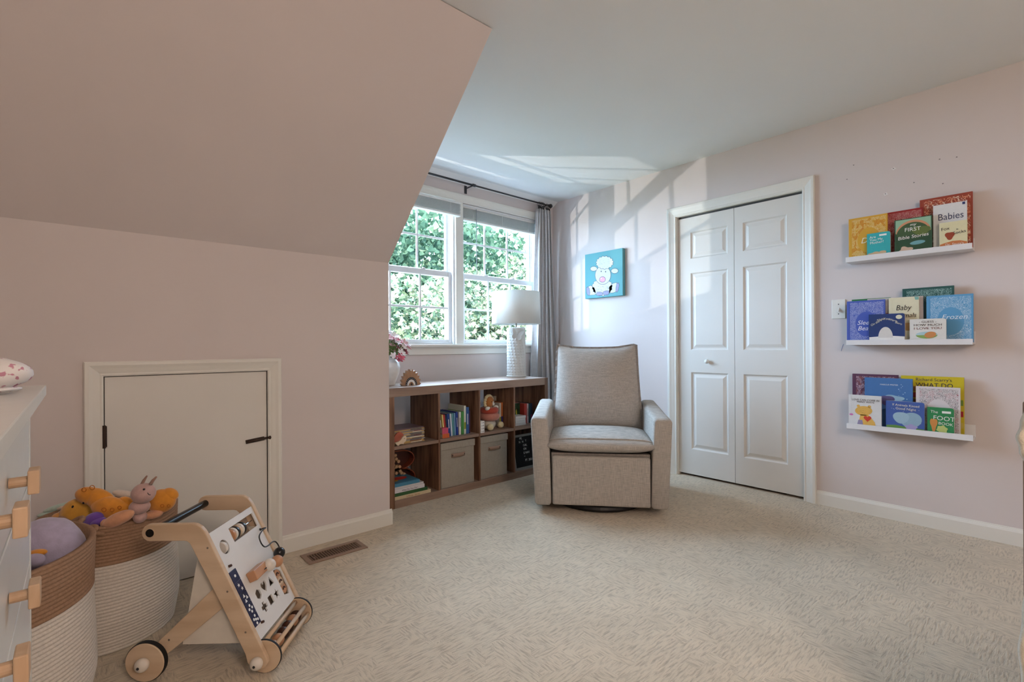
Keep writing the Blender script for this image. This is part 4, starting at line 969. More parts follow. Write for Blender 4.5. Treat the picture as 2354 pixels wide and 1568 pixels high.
t, w, h = face_book('crimson ornate book behind the bible stories book', 0, 0.662, 0.490, 1.786, 3.497, 0.013, lambda w, h: ornate('orn_crimson', (150, 34, 34), (196, 130, 130), w, h, 90, color2=(204, 160, 150)))
t, w, h = face_book('green book lettered My First Bible Stories', 0, 0.609, 0.448, 1.728, 3.462, 0.017, (54, 84, 62))
plate('sky_print', [(0.004, h*0.62), (w-0.004, h*0.62), (w-0.004, h-0.004), (0.004, h-0.004)], flat('mint_sky', (150, 190, 160)), t, -0.0005)
plate('rainbow_print', [(w*0.5+w*0.47*math.cos(PI*i/20), h*0.60+h*0.34*math.sin(PI*i/20)) for i in range(21)], flat('peach_print', (206, 146, 110)), t, -0.0006)
plate('hill_print', [(w*0.5+w*0.46*math.cos(PI*i/20), h*0.52+h*0.36*math.sin(PI*i/20)) for i in range(21)], flat('hill_green', (66, 92, 58)), t, -0.0007)
plate('hill_print', blob(w*0.72, h*0.62, w*0.24, h*0.12, 3, 0.1), flat('hill_olive', (100, 116, 60)), t, -0.0008)
plate('water_print', blob(w*0.62, h*0.30, w*0.20, h*0.055, 2, 0.1), flat('water_blue', (112, 164, 170)), t, -0.0008)
plate('meadow_print', blob(w*0.30, h*0.12, w*0.18, h*0.10, 4, 0.2), flat('peach_print2', (216, 186, 160)), t, -0.0008)
text('my', 0.022, ink((246, 244, 238)), t, w*0.50, h*0.78, -0.0012, shear=0.2)
text('FIRST', 0.030, ink((246, 244, 238)), t, w*0.49, h*0.635, -0.0012)
text('Bible Stories', 0.0265, ink((246, 244, 238)), t, w*0.50, h*0.44, -0.0012, rot=0.06, shear=0.15)
t, w, h = face_book('large brick red ornate book at the right of the top ledge', 0, 0.505, 0.291, 1.830, 3.515, 0.015, lambda w, h: ornate('orn_brick', (156, 66, 48), (222, 150, 116), w, h, 48, bands=14, color2=(232, 208, 186), thr=0.5))
t, w, h = face_book('white book lettered Babies', 0, 0.444, 0.310, 1.779, 3.482, 0.012, (226, 226, 226))
text('Babies', 0.050, ink((64, 70, 96)), t, w*0.52, h*0.66, sx=0.82)
plate('orange_print', [(w*0.56+0.020*math.cos(PI*i/14), h*0.50+0.018*math.sin(PI*i/14)) for i in range(15)], flat('amber_print', (206, 150, 76)), t)
box('publisher_mark', ink((46, 60, 110)), t, w-0.018, w-0.007, -0.0006, 0, h-0.017, h-0.004)
t, w, h = face_book('cream book lettered Fox in Socks', 0, 0.4155, 0.307, 1.674, 3.455, 0.014, (226, 220, 180))
text('Fox', 0.023, ink((44, 44, 54)), t, 0.006, h*0.70, align='LEFT', rot=0.12); text('in', 0.011, ink((44, 44, 54)), t, 0.070, h*0.68); text('Socks', 0.022, ink((44, 44, 54)), t, w-0.004, h*0.565, align='RIGHT', rot=0.12)
plate('orange_print', [(0.001, 0.012), (0.001, 0.030), (0.02, 0.036), (0.05, 0.043), (0.08, 0.042), (w-0.001, 0.032), (w-0.001, 0.012)], flat('orange_hill', (204, 124, 72)), t)
plate('rust_print', blob(0.040, h*0.50, 0.018, 0.020, 3, 0.16), flat('rust_print', (156, 70, 44)), t)
text("Dr. Seuss's", 0.0165, WHITE, t, w*0.54, 0.021, -0.0011)
# -- middle ledge
t, w, h = face_book('green-backed book at the back left of the middle ledge', 1, 0.828, 0.640, 1.298, 3.517, 0.013, (54, 128, 76))
t, w, h = face_book('pale pink book behind the Baby Animals book', 1, 0.746, 0.492, 1.294, 3.500, 0.011, (206, 196, 190))
plate('red_print', circle(0.093, h*0.62, 0.012), flat('brick_print', (150, 70, 60)), t); plate('leaf_print', circle(0.18, h-0.012, 0.03, 0.010), flat('sage_print', (110, 160, 130)), t)
t, w, h = face_book('periwinkle ornate book lettered Sleeping Beau', 1, 0.845, 0.659, 1.286, 3.480, 0.014, lambda w, h: ornate('orn_periwinkle', (74, 96, 180), (170, 178, 214), w, h, 80))
text('Sleeping', 0.036, ink((238, 238, 246)), t, 0.050, 0.110, align='LEFT', shear=0.3); text('Beauty', 0.036, ink((238, 238, 246)), t, 0.052, 0.076, align='LEFT', shear=0.3)
t, w, h = face_book('cream book lettered Baby Animals', 1, 0.640, 0.507, 1.291, 3.481, 0.013, (226, 220, 190))
text('Baby', 0.042, ink((50, 44, 44)), t, w*0.48, h*0.72, shear=0.2, sx=0.85); text('Animals', 0.034, ink((50, 44, 44)), t, w*0.54, h*0.56, shear=0.2, sx=0.9)
plate('tan_print', blob(w*0.65, h*0.36, 0.040, 0.022, 3, 0.1), flat('tan_print2', (196, 152, 100)), t); plate('mint_corner', [(w-0.016, h-0.018), (w-0.001, h-0.018), (w-0.001, h-0.001), (w-0.020, h-0.001)], flat('mint_corner', (130, 180, 170)), t)
plate('brown_print', blob(w*0.85, h*0.15, 0.02, 0.03, 4, 0.2), flat('brown_print', (124, 70, 54)), t)
t, w, h = face_book('dark green ornate book at the back of the middle ledge', 1, 0.584, 0.366, 1.341, 3.515, 0.015, lambda w, h: ornate('orn_green', (40, 88, 84), (170, 206, 200), w, h, 62, thr=0.6))
t, w, h = face_book('pale blue ornate book lettered Frozen', 1, 0.474, 0.288, 1.289, 3.482, 0.017, lambda w, h: ornate('orn_ice', (92, 158, 204), (190, 216, 232), w, h, 70, thr=0.45))
text('Frozen', 0.037, ink((226, 238, 246)), t, w*0.60, h*0.49, shear=0.25)
t, w, h = face_book('navy board book lettered On the Night You Were Born', 1, 0.730, 0.565, 1.200, 3.4535, 0.016, (46, 66, 116), board=True)
plate('snow_print', [(0.001, 0.001), (w-0.001, 0.001), (w-0.001, 0.036), (w*0.7, 0.040), (w*0.3, 0.038), (0.001, 0.034)], WHITE, t)
plate('moon_print', circle(w-0.026, h-0.020, 0.0145, 0.012), flat('moon_cream', (226, 224, 196)), t)
plate('snowy_mound', [(w*0.47+0.034*math.cos(PI*i/16), 0.030+0.062*math.sin(PI*i/16)) for i in range(17)], flat('mound_white', (220, 216, 210)), t, -0.0010)
for k, (s_, fx, fz, r_) in enumerate((('On the', 0.19, 0.66, 0.55), ('Night', 0.34, 0.78, 0.25), ('You', 0.49, 0.80, 0.0), ('Were', 0.66, 0.75, -0.3), ('Born', 0.82, 0.64, -0.45))): text(s_, 0.0165, ink((232, 228, 206)), t, w*fx, h*fz, -0.0012, rot=r_, shear=0.2)
t, w, h = face_book('white board book lettered Guess How Much I Love You', 1, 0.543, 0.3915, 1.164, 3.4535, 0.014, (228, 226, 220), board=True)
text('- GUESS -', 0.0165, ink((70, 60, 58)), t, w*0.50, h*0.83, sx=1.1); text('HOW MUCH', 0.0165, ink((70, 60, 58)), t, w*0.50, h*0.70, sx=1.25); text('I LOVE YOU', 0.0170, ink((110, 44, 44)), t, w*0.50, h*0.56, sx=1.3)
plate('sky_oval', circle(w*0.47, h*0.32, 0.046, 0.019, 28), flat('sky_oval', (176, 208, 214)), t); plate('meadow_oval', [(w*0.47+0.045*math.cos(a), h*0.32+0.019*math.sin(a)) for a in [PI+PI*i/14 for i in range(15)]], flat('meadow_oval', (140, 168, 92)), t, -0.001)
plate('tan_mound', blob(w*0.57, h*0.33, 0.024, 0.017, 2, 0.08), flat('tan_mound', (206, 140, 84)), t, -0.0013)
# -- bottom ledge
t, w, h = face_book('plum ornate book at the back left of the bottom ledge', 2, 0.826, 0.606, 0.848, 3.512, 0.015, lambda w, h: ornate('orn_plum', (96, 58, 84), (206, 180, 190), w, h, 60, color2=(156, 96, 84)))
t, w, h = face_book('blue underwater book behind the love book', 2, 0.758, 0.537, 0.830, 3.482, 0.014, (72, 118, 176))
plate('deep_print', [(0.012, 0.001), (w-0.001, 0.001), (w-0.001, 0.10), (w*0.6, 0.13), (0.012, 0.09)], flat('deep_sea', (46, 86, 124)), t, -0.0005)
for k in range(12):
    a = random.Random(k); plate('bubble', circle(w*0.76+a.uniform(-0.02, 0.03), h*0.55+k*0.009, 0.0012+0.0012*a.random(), n=8), flat('bubble', (196, 220, 232)), t)
text('MARCUS PFISTER', 0.011, ink((232, 236, 240)), t, w*0.52, h*0.86)
plate('silver_print', blob(w*0.60, h*0.60, 0.050, 0.022, 4, 0.12), flat('silver_blue', (150, 184, 204)), t, -0.0009); plate('violet_print', blob(w*0.47, h*0.57, 0.036, 0.028, 3, 0.12), flat('violet_print', (92, 84, 130)), t, -0.0011)
t, w, h = face_book('large yellow book lettered Richard Scarry What Do', 2, 0.592, 0.328, 0.847, 3.512, 0.015, (206, 188, 44), spine=(206, 188, 44))
text("Richard Scarry's", 0.0235, ink((60, 64, 76)), t, w*0.53, h-0.026); text('WHAT DO', 0.034, ink((40, 46, 66)), t, w*0.54, h-0.060, sx=0.95)
for k, (zz, c) in enumerate(((0.05, (170, 60, 44)), (0.085, (196, 190, 180)), (0.12, (170, 60, 44)), (0.155, (150, 96, 60)), (0.19, (170, 60, 44)), (0.225, (176, 120, 60)))): box('stripe_print', flat('stripe_%d_%d_%d' % c, c), t, 0.042, 0.070, -0.0005, 0, zz, zz+0.03)
for zz, c in ((0.10, (172, 44, 44)), (0.16, (120, 150, 60)), (0.04, (210, 190, 90))): box('edge_print', flat('stripe_%d_%d_%d' % c, c), t, w-0.022, w-0.003, -0.0005, 0, zz, zz+0.03)
t, w, h = face_book('white ornate book with black scrollwork', 2, 0.5215, 0.340, 0.792, 3.482, 0.014, lambda w, h: ornate('orn_white', (222, 216, 218), (60, 50, 56), w, h, 85, thr=0.62, color2=(140, 40, 60)), spine=(214, 200, 196))
t, w, h = face_book('white book lettered Love Can Come in Many Ways', 2, 0.832, 0.674, 0.725, 3.455, 0.012, (222, 222, 222))
text('LOVE CAN COME IN\nMANY WAYS', 0.0145, ink((50, 48, 56)), t, w*0.52, h-0.032)
YEL = flat('cat_yellow', (226, 180, 90)); 
plate('yellow_print', blob(w*0.46, h*0.52, 0.042, 0.028, 2, 0.05), YEL, t); plate('yellow_print', [(w*0.28, 0.004), (w*0.84, 0.004), (w*0.80, 0.036), (w*0.62, h*0.40), (w*0.36, h*0.40)], YEL, t)
plate('ear_print', circle(w*0.30, h*0.66, 0.008), YEL, t); plate('ear_print', circle(w*0.64, h*0.66, 0.008), YEL, t); plate('lilac_print', [(w*0.24, 0.004), (w*0.46, 0.004), (w*0.42, 0.044), (w*0.30, 0.044)], flat('lilac_print', (150, 140, 170)), t, -0.0011)
hp = [(0.0185*math.sin(a)**3, 0.00125*(13*math.cos(a)-5*math.cos(2*a)-2*math.cos(3*a)-math.cos(4*a))) for a in [2*PI*i/26 for i in range(26)]]
plate('heart_print', [(w*0.58+x, h*0.29+z) for x, z in hp], flat('heart_red', (206, 66, 46)), t, -0.0013); plate('pink_print', circle(0.012, h*0.38, 0.010, 0.006), flat('orchid_print', (206, 120, 180)), t)
for k in range(26):
    a = random.Random(40+k); plate('dot', circle(w*0.46+a.uniform(-0.036, 0.036), h*0.50+a.uniform(-0.02, 0.022), 0.0009, n=6), ink((120, 84, 44)), t, -0.0014)
t, w, h = face_book('blue board book lettered If Animals Kissed Good Night', 2, 0.652, 0.482, 0.704, 3.4535, 0.014, (70, 98, 168), board=True)
plate('grass_print', [(0.001, 0.001), (w-0.001, 0.001), (w-0.001, 0.022), (w*0.6, 0.026), (w*0.25, 0.034), (0.001, 0.030)], flat('night_grass', (104, 146, 72)), t)
plate('blue_mound', blob(w*0.66, h*0.40, 0.046, 0.042, 2, 0.05), flat('mound_blue', (146, 178, 198)), t, -0.0009); plate('blue_mound', blob(w*0.40, h*0.46, 0.036, 0.032, 3, 0.06), flat('mound_blue2', (158, 188, 206)), t, -0.0011); plate('lilac_patch', blob(w*0.66, h*0.16, 0.026, 0.017, 5, 0.15), flat('lilac_patch', (170, 160, 204)), t, -0.0013)
text('If Animals Kissed', 0.0175, ink((236, 232, 214)), t, w*0.52, h*0.84, -0.0013, rot=-0.03); text('Good Night', 0.0185, ink((236, 232, 214)), t, w*0.52, h*0.72, -0.0013, rot=-0.04)
for k in range(14):
    a = random.Random(k+9); plate('star', circle(a.uniform(0.01, w-0.01), a.uniform(h*0.3, h-0.01), 0.0012, n=6), WHITE, t)
t, w, h = face_book('small green board book lettered The Foot Book', 2, 0.470, 0.362, 0.684, 3.4535, 0.016, (52, 136, 84), board=True)
text('The', 0.020, WHITE, t, 0.012, h*0.80, align='LEFT', rot=-0.06); text('FOOT', 0.033, WHITE, t, w*0.62, h*0.54, rot=-0.05); text('BOOK', 0.021, WHITE, t, w-0.004, h*0.36, align='RIGHT', rot=-0.08)
box('badge', WHITE, t, 0.060, 0.096, -0.0006, 0, h*0.80, h*0.88); plate('amber_print', blob(0.026, h*0.38, 0.014, 0.034, 3, 0.22), flat('amber_print2', (206, 140, 74)), t); plate('lime_print', blob(0.060, h*0.22, 0.022, 0.020, 6, 0.1), flat('lime_print', (190, 200, 120)), t)

# ------------------------------------------------------------------ floor register
vt = thing('floor_vent', 'tan metal floor register by the knee wall', 'vent', (0.955, 2.413, 0), 0)
VEN = mat('register_metal', (150, 124, 106), 0.4, metal=0.2)
vf_ = MB()
for a in ((-0.147, 0.147, -0.066, -0.040), (-0.147, 0.147, 0.040, 0.066), (-0.147, -0.124, -0.040, 0.040), (0.124, 0.147, -0.040, 0.040)): vf_.box(a[0], a[1], a[2], a[3], 0.0, 0.006)
vf_.build('frame', VEN, vt, bevel=0.002)
box('slat_shade_plate', flat('slat_shade_dark', (40, 20, 16), 0.9), vt, -0.124, 0.124, -0.040, 0.040, 0.0005, 0.0012)  # flat dark plate, painted as the shade below the slats
for k in range(20):
    x = -0.118+k*0.0124
    MB().box(-0.0012, 0.0012, -0.040, 0.040, -0.003, 0.003).build('slat', VEN, vt, loc=(x, 0, 0.0035), rot=(0, 0.5, 0))
MB().box(-0.108, -0.1045, -0.034, -0.010, 0.004, 0.010).build('lever', VEN, vt)

# ------------------------------------------------------------------ rope baskets
ROPEW = mat('rope_white', (222, 212, 200), 0.95, var=0.07, scale=160, bump=0.5, bscale=500); ROPEB = mat('rope_tan', (158, 124, 98), 0.95, var=0.12, scale=160, bump=0.5, bscale=500)
def basket(label, loc, R, H, band, rz, knots):
    t = thing('rope_basket', label, 'basket', loc, rz, 'two-tone rope baskets')
    coil = 0.0112; n = int(H/coil)
    def rad(z): return R*(0.93+0.07*min(1, z/0.10))*(1+0.012*math.sin(z*14))
    def shell(z0, z1):
        pr_ = []
        k0 = int(round(z0/coil)); k1 = int(round(z1/coil))
        for k in range(k0, k1):
            for s in range(5):
                a = PI*s/5; z = k*coil+coil*s/5; pr_.append((rad(z)+0.0042*math.sin(a)**0.7-0.002, z))
        pr_.append((rad(k1*coil)-0.002, k1*coil))
        inner = [(r-0.012, z) for r, z in ((rad(k1*coil), k1*coil), (rad(k0*coil), k0*coil))]
        return pr_+inner, k1*coil
    wh, ztop = shell(0, H-band); br, zt = shell(H-band, H)
    def wav(mb):
        mb.v = [(x*(1+0.010*math.sin(3*math.atan2(y, x)+1)), y*(1+0.010*math.sin(3*math.atan2(y, x)+1)), z+0.006*math.sin(2*math.atan2(y, x)+0.6)*(z/H)) for x, y, z in mb.v]; return mb
    wav(MB().lathe(wh, 72)).build('white_coils', ROPEW, t, smooth=True)
    wav(MB().lathe(br, 72)).build('tan_coils', ROPEB, t, smooth=True)
    MB().lathe([(0, 0.004), (rad(0)-0.004, 0.004), (rad(0)-0.004, 0.012), (0, 0.012)], 48).build('bottom', ROPEW, t)
    for ang in knots:
        c = Vector(((R+0.004)*math.cos(ang), (R+0.004)*math.sin(ang), H-0.018)); tx = Vector((-math.sin(ang), math.cos(ang), 0)); up = Vector((0, 0, 1)); ou = Vector((math.cos(ang), math.sin(ang), 0))
        p = [c+tx*(0.020*math.sin(s)+0.026*math.sin(2*s))*1.0+up*(0.018*math.cos(s)-0.016*math.cos(2*s)+0.006)+ou*(0.009*math.sin(3*s)+0.010) for s in [2*PI*i/40 for i in range(41)]]
        MB().tube(p, 0.0075, 8).build('knot', ROPEB, t, smooth=True)
        MB().tube([c+tx*-0.05-up*0.006+ou*-0.004, c+tx*-0.025+up*0.004+ou*0.008, c+tx*0.0+up*0.012+ou*0.012, c+tx*0.03+up*0.004+ou*0.008, c+tx*0.055-up*0.006+ou*-0.004], 0.0075, 8).build('handle_rope', ROPEB, t, smooth=True)
    return t
basket('rope basket with tan rim full of plush toys by attic door', (0.085, 2.315, 0), 0.203, 0.437, 0.134, 0, (-1.95,))
basket('nearer rope basket with tan rim holding lavender plush', (-0.215, 1.905, 0), 0.248, 0.485, 0.146, 0, (0.72,))
def pl(u, v, d): return at(u, v, d)
def pxr(a, d): return a*d/FPX
def vrot(tilt):   # ellipsoid axes: x right in view, y depth, z up in view, tilted in the view plane
    return Matrix((( RT.x, FW.x, -DN.x), (RT.y, FW.y, -DN.y), (RT.z, FW.z, -DN.z))) @ Matrix.Rotation(-tilt, 3, 'Y')
def vell(mb, u, v, d, ru, rv, rd, tilt=0.0, seg=20): return mb.ell(pl(u, v, d), (pxr(ru, d), rd, pxr(rv, d)), seg, 12, vrot(tilt))
PLUSH = lambda n, c: mat(n, c, 0.95, var=0.08, scale=50, bump=0.25, bscale=260, bdist=0.003, sheen=0.4)
ORG = PLUSH('plush_orange', (224, 148, 52)); MAU = PLUSH('plush_mauve', (196, 160, 152)); PCH = PLUSH('plush_peach', (222, 162, 124)); YLW = PLUSH('plush_mustard', (214, 156, 62)); PUR = PLUSH('plush_purple', (112, 76, 168)); LAV = PLUSH('plush_lavender', (188, 178, 204)); MINT = PLUSH('plush_mint', (190, 212, 200)); CRM = PLUSH('plush_cream', (226, 208, 192))
bt = thing('butterfly_plush', 'mauve plush butterfly with quilted orange wings in the basket', 'plush toy')
bw = MB(); vell(bw, 256, 1170, 1.70, 46, 27, 0.030, -0.25); vell(bw, 207, 1140, 1.71, 33, 20, 0.024, -0.18); vell(bw, 232, 1151, 1.71, 40, 24, 0.026, -0.55); vell(bw, 285, 1162, 1.715, 22, 20, 0.02)
wg = bw.build('wing', ORG, bt, smooth=True)
bw2 = MB(); vell(bw2, 371, 1152, 1.74, 32, 27, 0.030, 0.25); vell(bw2, 392, 1136, 1.745, 18, 13, 0.020, -0.5); wg2 = bw2.build('wing', ORG, bt, smooth=True)
for par, pts in ((wg, ((239, 1172, 5), (258, 1172, 4.5), (275, 1167, 4), (193, 1126, 5), (212, 1121, 5.5))), (wg2, ((373, 1163, 4), (388, 1163, 3.5)))):
    for u, v, r in pts:
        c = pl(u, v, 1.669 if u > 220 and u < 300 else (1.682 if u < 220 else 1.708)); R_ = vrot(0); p = [c+R_ @ Vector((pxr(r, 1.68)*math.cos(a), 0, pxr(r, 1.68)*0.9*math.sin(a))) for a in [2*PI*i/16 for i in range(17)]]
        MB().tube(p, 0.0013, 6).build('stitched_spot', mat('plush_stitch', (196, 116, 40), 0.9), par, smooth=True)
mb = MB(); vell(mb, 330, 1134, 1.675, 24, 23, 0.036); mb.build('head', MAU, bt, smooth=True)
mb = MB(); vell(mb, 321, 1165, 1.680, 21, 17, 0.030); mb.build('thorax', MAU, bt, smooth=True)
mb = MB(); vell(mb, 322, 1188, 1.685, 13, 14, 0.022); mb.build('abdomen', MAU, bt, smooth=True)
for p in (((325, 1116), (331, 1104), (338, 1094)), ((346, 1113), (352, 1104), (360, 1096))): MB().tube([pl(u, v, 1.675) for u, v in p], [0.0058, 0.005, 0.0025], 8).build('antenna', PLUSH('plush_taupe', (160, 124, 108)), bt, smooth=True)
mb = MB(); vell(mb, 331, 1125, 1.640, 2.6, 2.2, 0.003); mb.build('eye', BLACK, bt, smooth=True)
MB().tube([pl(u, v, 1.638) for u, v in ((339, 1133), (342, 1137), (346, 1138))], 0.0011, 6).build('mouth', BLACK, bt)
pe = thing('peach_plush', 'peach plush lying on the rim under the butterfly', 'plush toy'); mb = MB(); vell(mb, 272, 1193, 1.635, 39, 15, 0.022, 0.42); vell(mb, 243, 1203, 1.640, 10, 10, 0.015); mb.build('body', PCH, pe, smooth=True)
mb = MB(); vell(mb, 352, 1183, 1.72, 22, 10, 0.02, 0.2); mb.build('limb', PCH, pe, smooth=True)
dk = thing('duck_plush', 'mustard plush animal head tipped sideways in the basket', 'plush toy'); mb = MB(); vell(mb, 180, 1182, 1.74, 36, 36, 0.045, 0.3); mb.build('head', YLW, dk, smooth=True)
mb = MB(); vell(mb, 136, 1187, 1.73, 13, 9, 0.02); mb.build('beak', PLUSH('plush_tan', (206, 150, 84)), dk, smooth=True)
for u, v in ((167, 1165), (192, 1156)): mb = MB(); vell(mb, u, v, 1.692, 2.2, 3.2, 0.003, -0.4); mb.build('eye', BLACK, dk, smooth=True)
pu = thing('purple_plush', 'bright purple plush wedged between mustard and orange toys', 'plush toy'); mb = MB(); vell(mb, 215, 1196, 1.665, 24, 17, 0.02, 0.5); mb.build('left_lobe', PUR, pu, smooth=True)
mb = MB(); vell(mb, 226, 1200, 1.66, 18, 10, 0.018, 0.3); mb.build('right_lobe', PUR, pu, smooth=True)
mp_ = thing('pastel_plush', 'pale mint and cream plush with long limbs at back', 'plush toy')
for u, v, ru, rv, tl, m_ in ((135, 1166, 36, 7, 0.28, MINT), (150, 1164, 30, 7, 0.12, CRM), (120, 1180, 34, 7, 0.16, MINT), (142, 1178, 26, 6, 0.05, CRM)):
    mb = MB(); vell(mb, u, v, 1.80, ru, rv, 0.02, tl); mb.build('limb', m_, mp_, smooth=True)
mb = MB(); vell(mb, 285, 1136, 1.80, 26, 8, 0.02, -0.2); mb.build('limb', CRM, mp_, smooth=True)
lv = thing('lavender_plush', 'large lavender plush filling the nearer basket', 'plush toy')
def lump(u, v, d, ru, rv, rd, mt, nm):
    mb = MB(); vell(mb, u, v, d, ru, rv, rd, 0, 32)
    c = pl(u, v, d); out = []
    for p in mb.v:
        q_ = Vector(p); dd = (q_-c).normalized(); out.append(tuple(q_+dd*0.004*math.sin(9*q_.x*14+q_.z*60)*math.sin(q_.z*40+1)))
    mb.v = out; mb.build(nm, mt, lv, smooth=True)
lump(106, 1262, 1.43, 80, 70, 0.075, LAV, 'body')
mb = MB(); vell(mb, 86, 1271, 1.335, 22, 8, 0.012, 0.1); mb.build('beak', ORG, lv, smooth=True)
mb = MB(); vell(mb, 82, 1287, 1.325, 22, 15, 0.012, 0.1); mb.build('paw', LAV, lv, smooth=True)

# ------------------------------------------------------------------ push walker
wk = thing('push_walker', 'wooden baby push walker with white activity board', 'walker', (0.420, 1.659, 0), math.atan2(-0.645, 0.764))
def arcp(cx, cz, r, a0, a1, n=9): return [(cx+r*math.cos(a0+(a1-a0)*i/(n-1)), cz+r*math.sin(a0+(a1-a0)*i/(n-1))) for i in range(n)]
SIDE = arcp(-0.335, 0.4545, 0.0265, PI/2, 3*PI/2)[::1]+[(-0.232, 0.428)]+[(-0.222, 0.426), (-0.214, 0.419), (-0.118, 0.224), (-0.046, 0.070)]+[(-0.040, 0.045), (-0.028, 0.026), (-0.008, 0.020), (0.012, 0.026), (0.023, 0.043)]+[(0.020, 0.056), (-0.163, 0.444)]+[(-0.170, 0.457), (-0.181, 0.470), (-0.196, 0.479), (-0.208, 0.481)]
SCREW = mat('screw_grey', (132, 118, 104), 0.4, metal=0.3)
def screw(par, x, y, z, sg): MB().lathe([(0, 0), (0.0030, 0), (0.0036, 0.001*-sg)], 10, ax='y', c=(x, y, z)).build('screw', SCREW, par)
DOWELB = mat('black_lacquer', (26, 24, 24), 0.22); KNOB = mat('white_ball', (226, 216, 204), 0.4); TYRE = flat('rubber_black', (22, 20, 20), 0.7)
for y0, y1, sg, off in ((0.0, 0.016, -1, 0.0), (0.284, 0.300, 1, 0.0)):
    sd = MB().prism(SIDE, y0, y1).build('side_frame', MAPLE, wk, bevel=0.0025)
    yo = y0-0.0006 if sg < 0 else y1+0.0006
    for x, z in ((-0.160, 0.405), (-0.045, 0.140), (-0.100, 0.268)): screw(sd, x, yo, z, sg)
    yi0, yi1 = (0.016, 0.028) if sg < 0 else (0.272, 0.284)
    rl = MB().prism([(-0.140, 0.282), (-0.318, 0.112), (-0.352, 0.075), (-0.340, 0.050), (-0.318, 0.052), (-0.282, 0.078), (-0.112, 0.218)], yi0, yi1).build('rear_leg', MAPLE, wk, bevel=0.002)
    screw(rl, -0.290, yi0-0.0006 if sg < 0 else yi1+0.0006, 0.112, sg)
    # rear wheel outside the leg
    yw0, yw1 = (-0.014, 0.008) if sg < 0 else (0.292, 0.314)
    rw = MB().lathe([(0, yw0), (0.057, yw0), (0.0585, yw0+0.002), (0.0585, yw1-0.002), (0.057, yw1), (0, yw1)], 44, ax='y', c=(-0.345, 0, 0.060)).build('rear_wheel', MAPLE, wk)
    MB().lathe([(0.0585, yw0+0.004), (0.0605, yw0+0.004), (0.0605, yw1-0.004), (0.0585, yw1-0.004)], 44, ax='y', c=(-0.345, 0, 0.060)).build('tyre', TYRE, rw)
    yk = yw0-0.010 if sg < 0 else yw1+0.010
    MB().ell((-0.345, yk, 0.060), (0.0205, 0.018, 0.0205), 18, 12).build('hub_ball', KNOB, rw, smooth=True)
    MB().lathe([(0, 0), (0.0042, 0), (0.0045, 0.001)], 12, ax='y', c=(-0.345, yk+sg*0.0182, 0.060)).build('hub_screw', RODM, rw)
    fw0, fw1 = (0.0165, 0.029) if sg < 0 else (0.271, 0.2835)
    fd = MB().lathe([(0, fw0), (0.0500, fw0), (0.0505, fw0+0.001), (0.0505, fw1-0.001), (0.050, fw1), (0, fw1)], 44, ax='y', c=(0.004, 0, 0.052)).build('front_wheel', MAPLE, wk)
    MB().lathe([(0.0505, fw0+0.003), (0.052, fw0+0.003), (0.052, fw1-0.003), (0.0505, fw1-0.003)], 44, ax='y', c=(0.004, 0, 0.052)).build('tyre', TYRE, fd)
    yb = y0-0.008 if sg < 0 else y1+0.008
    MB().ell((-0.008, yb, 0.046), (0.0195, 0.017, 0.0195), 18, 12).build('hub_ball', KNOB, fd, smooth=True)
    MB().lathe([(0, 0), (0.0040, 0), (0.0043, 0.001)], 12, ax='y', c=(-0.008, yb+sg*0.0172, 0.046)).build('hub_screw', RODM, fd)
    ys0, ys1 = (0.0285, 0.0325) if sg < 0 else (0.2675, 0.2715)
    MB().prism([(-0.206, 0.372), (-0.256, 0.090), (-0.078, 0.090), (-0.150, 0.372)], ys0, ys1).build('side_panel', mat('panel_white', (222, 212, 198), 0.5), wk)
MB().tube([(-0.335, -0.002, 0.4545), (-0.335, 0.302, 0.4545)], 0.0125, 20).build('handle_bar', DOWELB, wk, smooth=False)
MB().lathe([(0.0132, -0.0022), (0.015, -0.0022), (0.015, 0.0022), (0.0132, 0.0022)], 20, ax='y', c=(-0.335, 0, 0.4545)).build('handle_socket', MAPLE, wk)
for a in (1.75, 0.72, -0.12, -0.9): MB().tube([(0.004+0.038*math.cos(a), 0.028, 0.052+0.038*math.sin(a)), (0.004+0.038*math.cos(a), 0.272, 0.052+0.038*math.sin(a))], 0.0068, 12).build('dowel', MAPLE, wk, smooth=True)
BROWNB = mat('brown_bead', (70, 40, 26), 0.35); TANB = mat('tan_bead', (190, 140, 104), 0.4)
for k, (y, m_) in enumerate(((0.070, TANB), (0.108, TANB), (0.146, BROWNB), (0.184, BROWNB), (0.222, TANB), (0.248, BROWNB))): MB().ell((0.006, y, 0.050), (0.021, 0.019, 0.021), 16, 10).build('rattle_bead', m_, wk, smooth=True)
MB().tube([(0.006, 0.028, 0.050), (0.006, 0.272, 0.050)], 0.004, 8).build('bead_rod', RODM, wk)
# activity board in its own slanted frame: x across, z up the slope, y into the board
bd = bpy.data.objects.new('activity_board', None); COL.objects.link(bd); bd.parent = wk; bd.empty_display_size = 0.03
sl, cl = 0.421, 0.907
bd.matrix_local = Matrix(((0, -cl, -sl, -0.170), (1, 0, 0, 0), (0, -sl, cl, 0.441), (0, 0, 0, 1)))
PANW = mat('board_white', (230, 226, 222), 0.45, var=0.01); NAVY = flat('domino_navy', (36, 34, 66), 0.45)
def loopfill(loops, th, name, material, parent):
    bm = bmesh.new(); E_ = []
    for lp in loops:
        vs = [bm.verts.new((x, 0, z)) for x, z in lp]
        for i in range(len(vs)): E_.append(bm.edges.new((vs[i], vs[(i+1) % len(vs)])))
    bmesh.ops.triangle_fill(bm, use_beauty=True, use_dissolve=False, edges=E_)
    me = bpy.data.meshes.new(name); bm.to_mesh(me); bm.free(); me.materials.append(material)
    o = bpy.data.objects.new(name, me); COL.objects.link(o); o.parent = parent
    md = o.modifiers.new('s', 'SOLIDIFY'); md.thickness = th; md.offset = 0
    return o
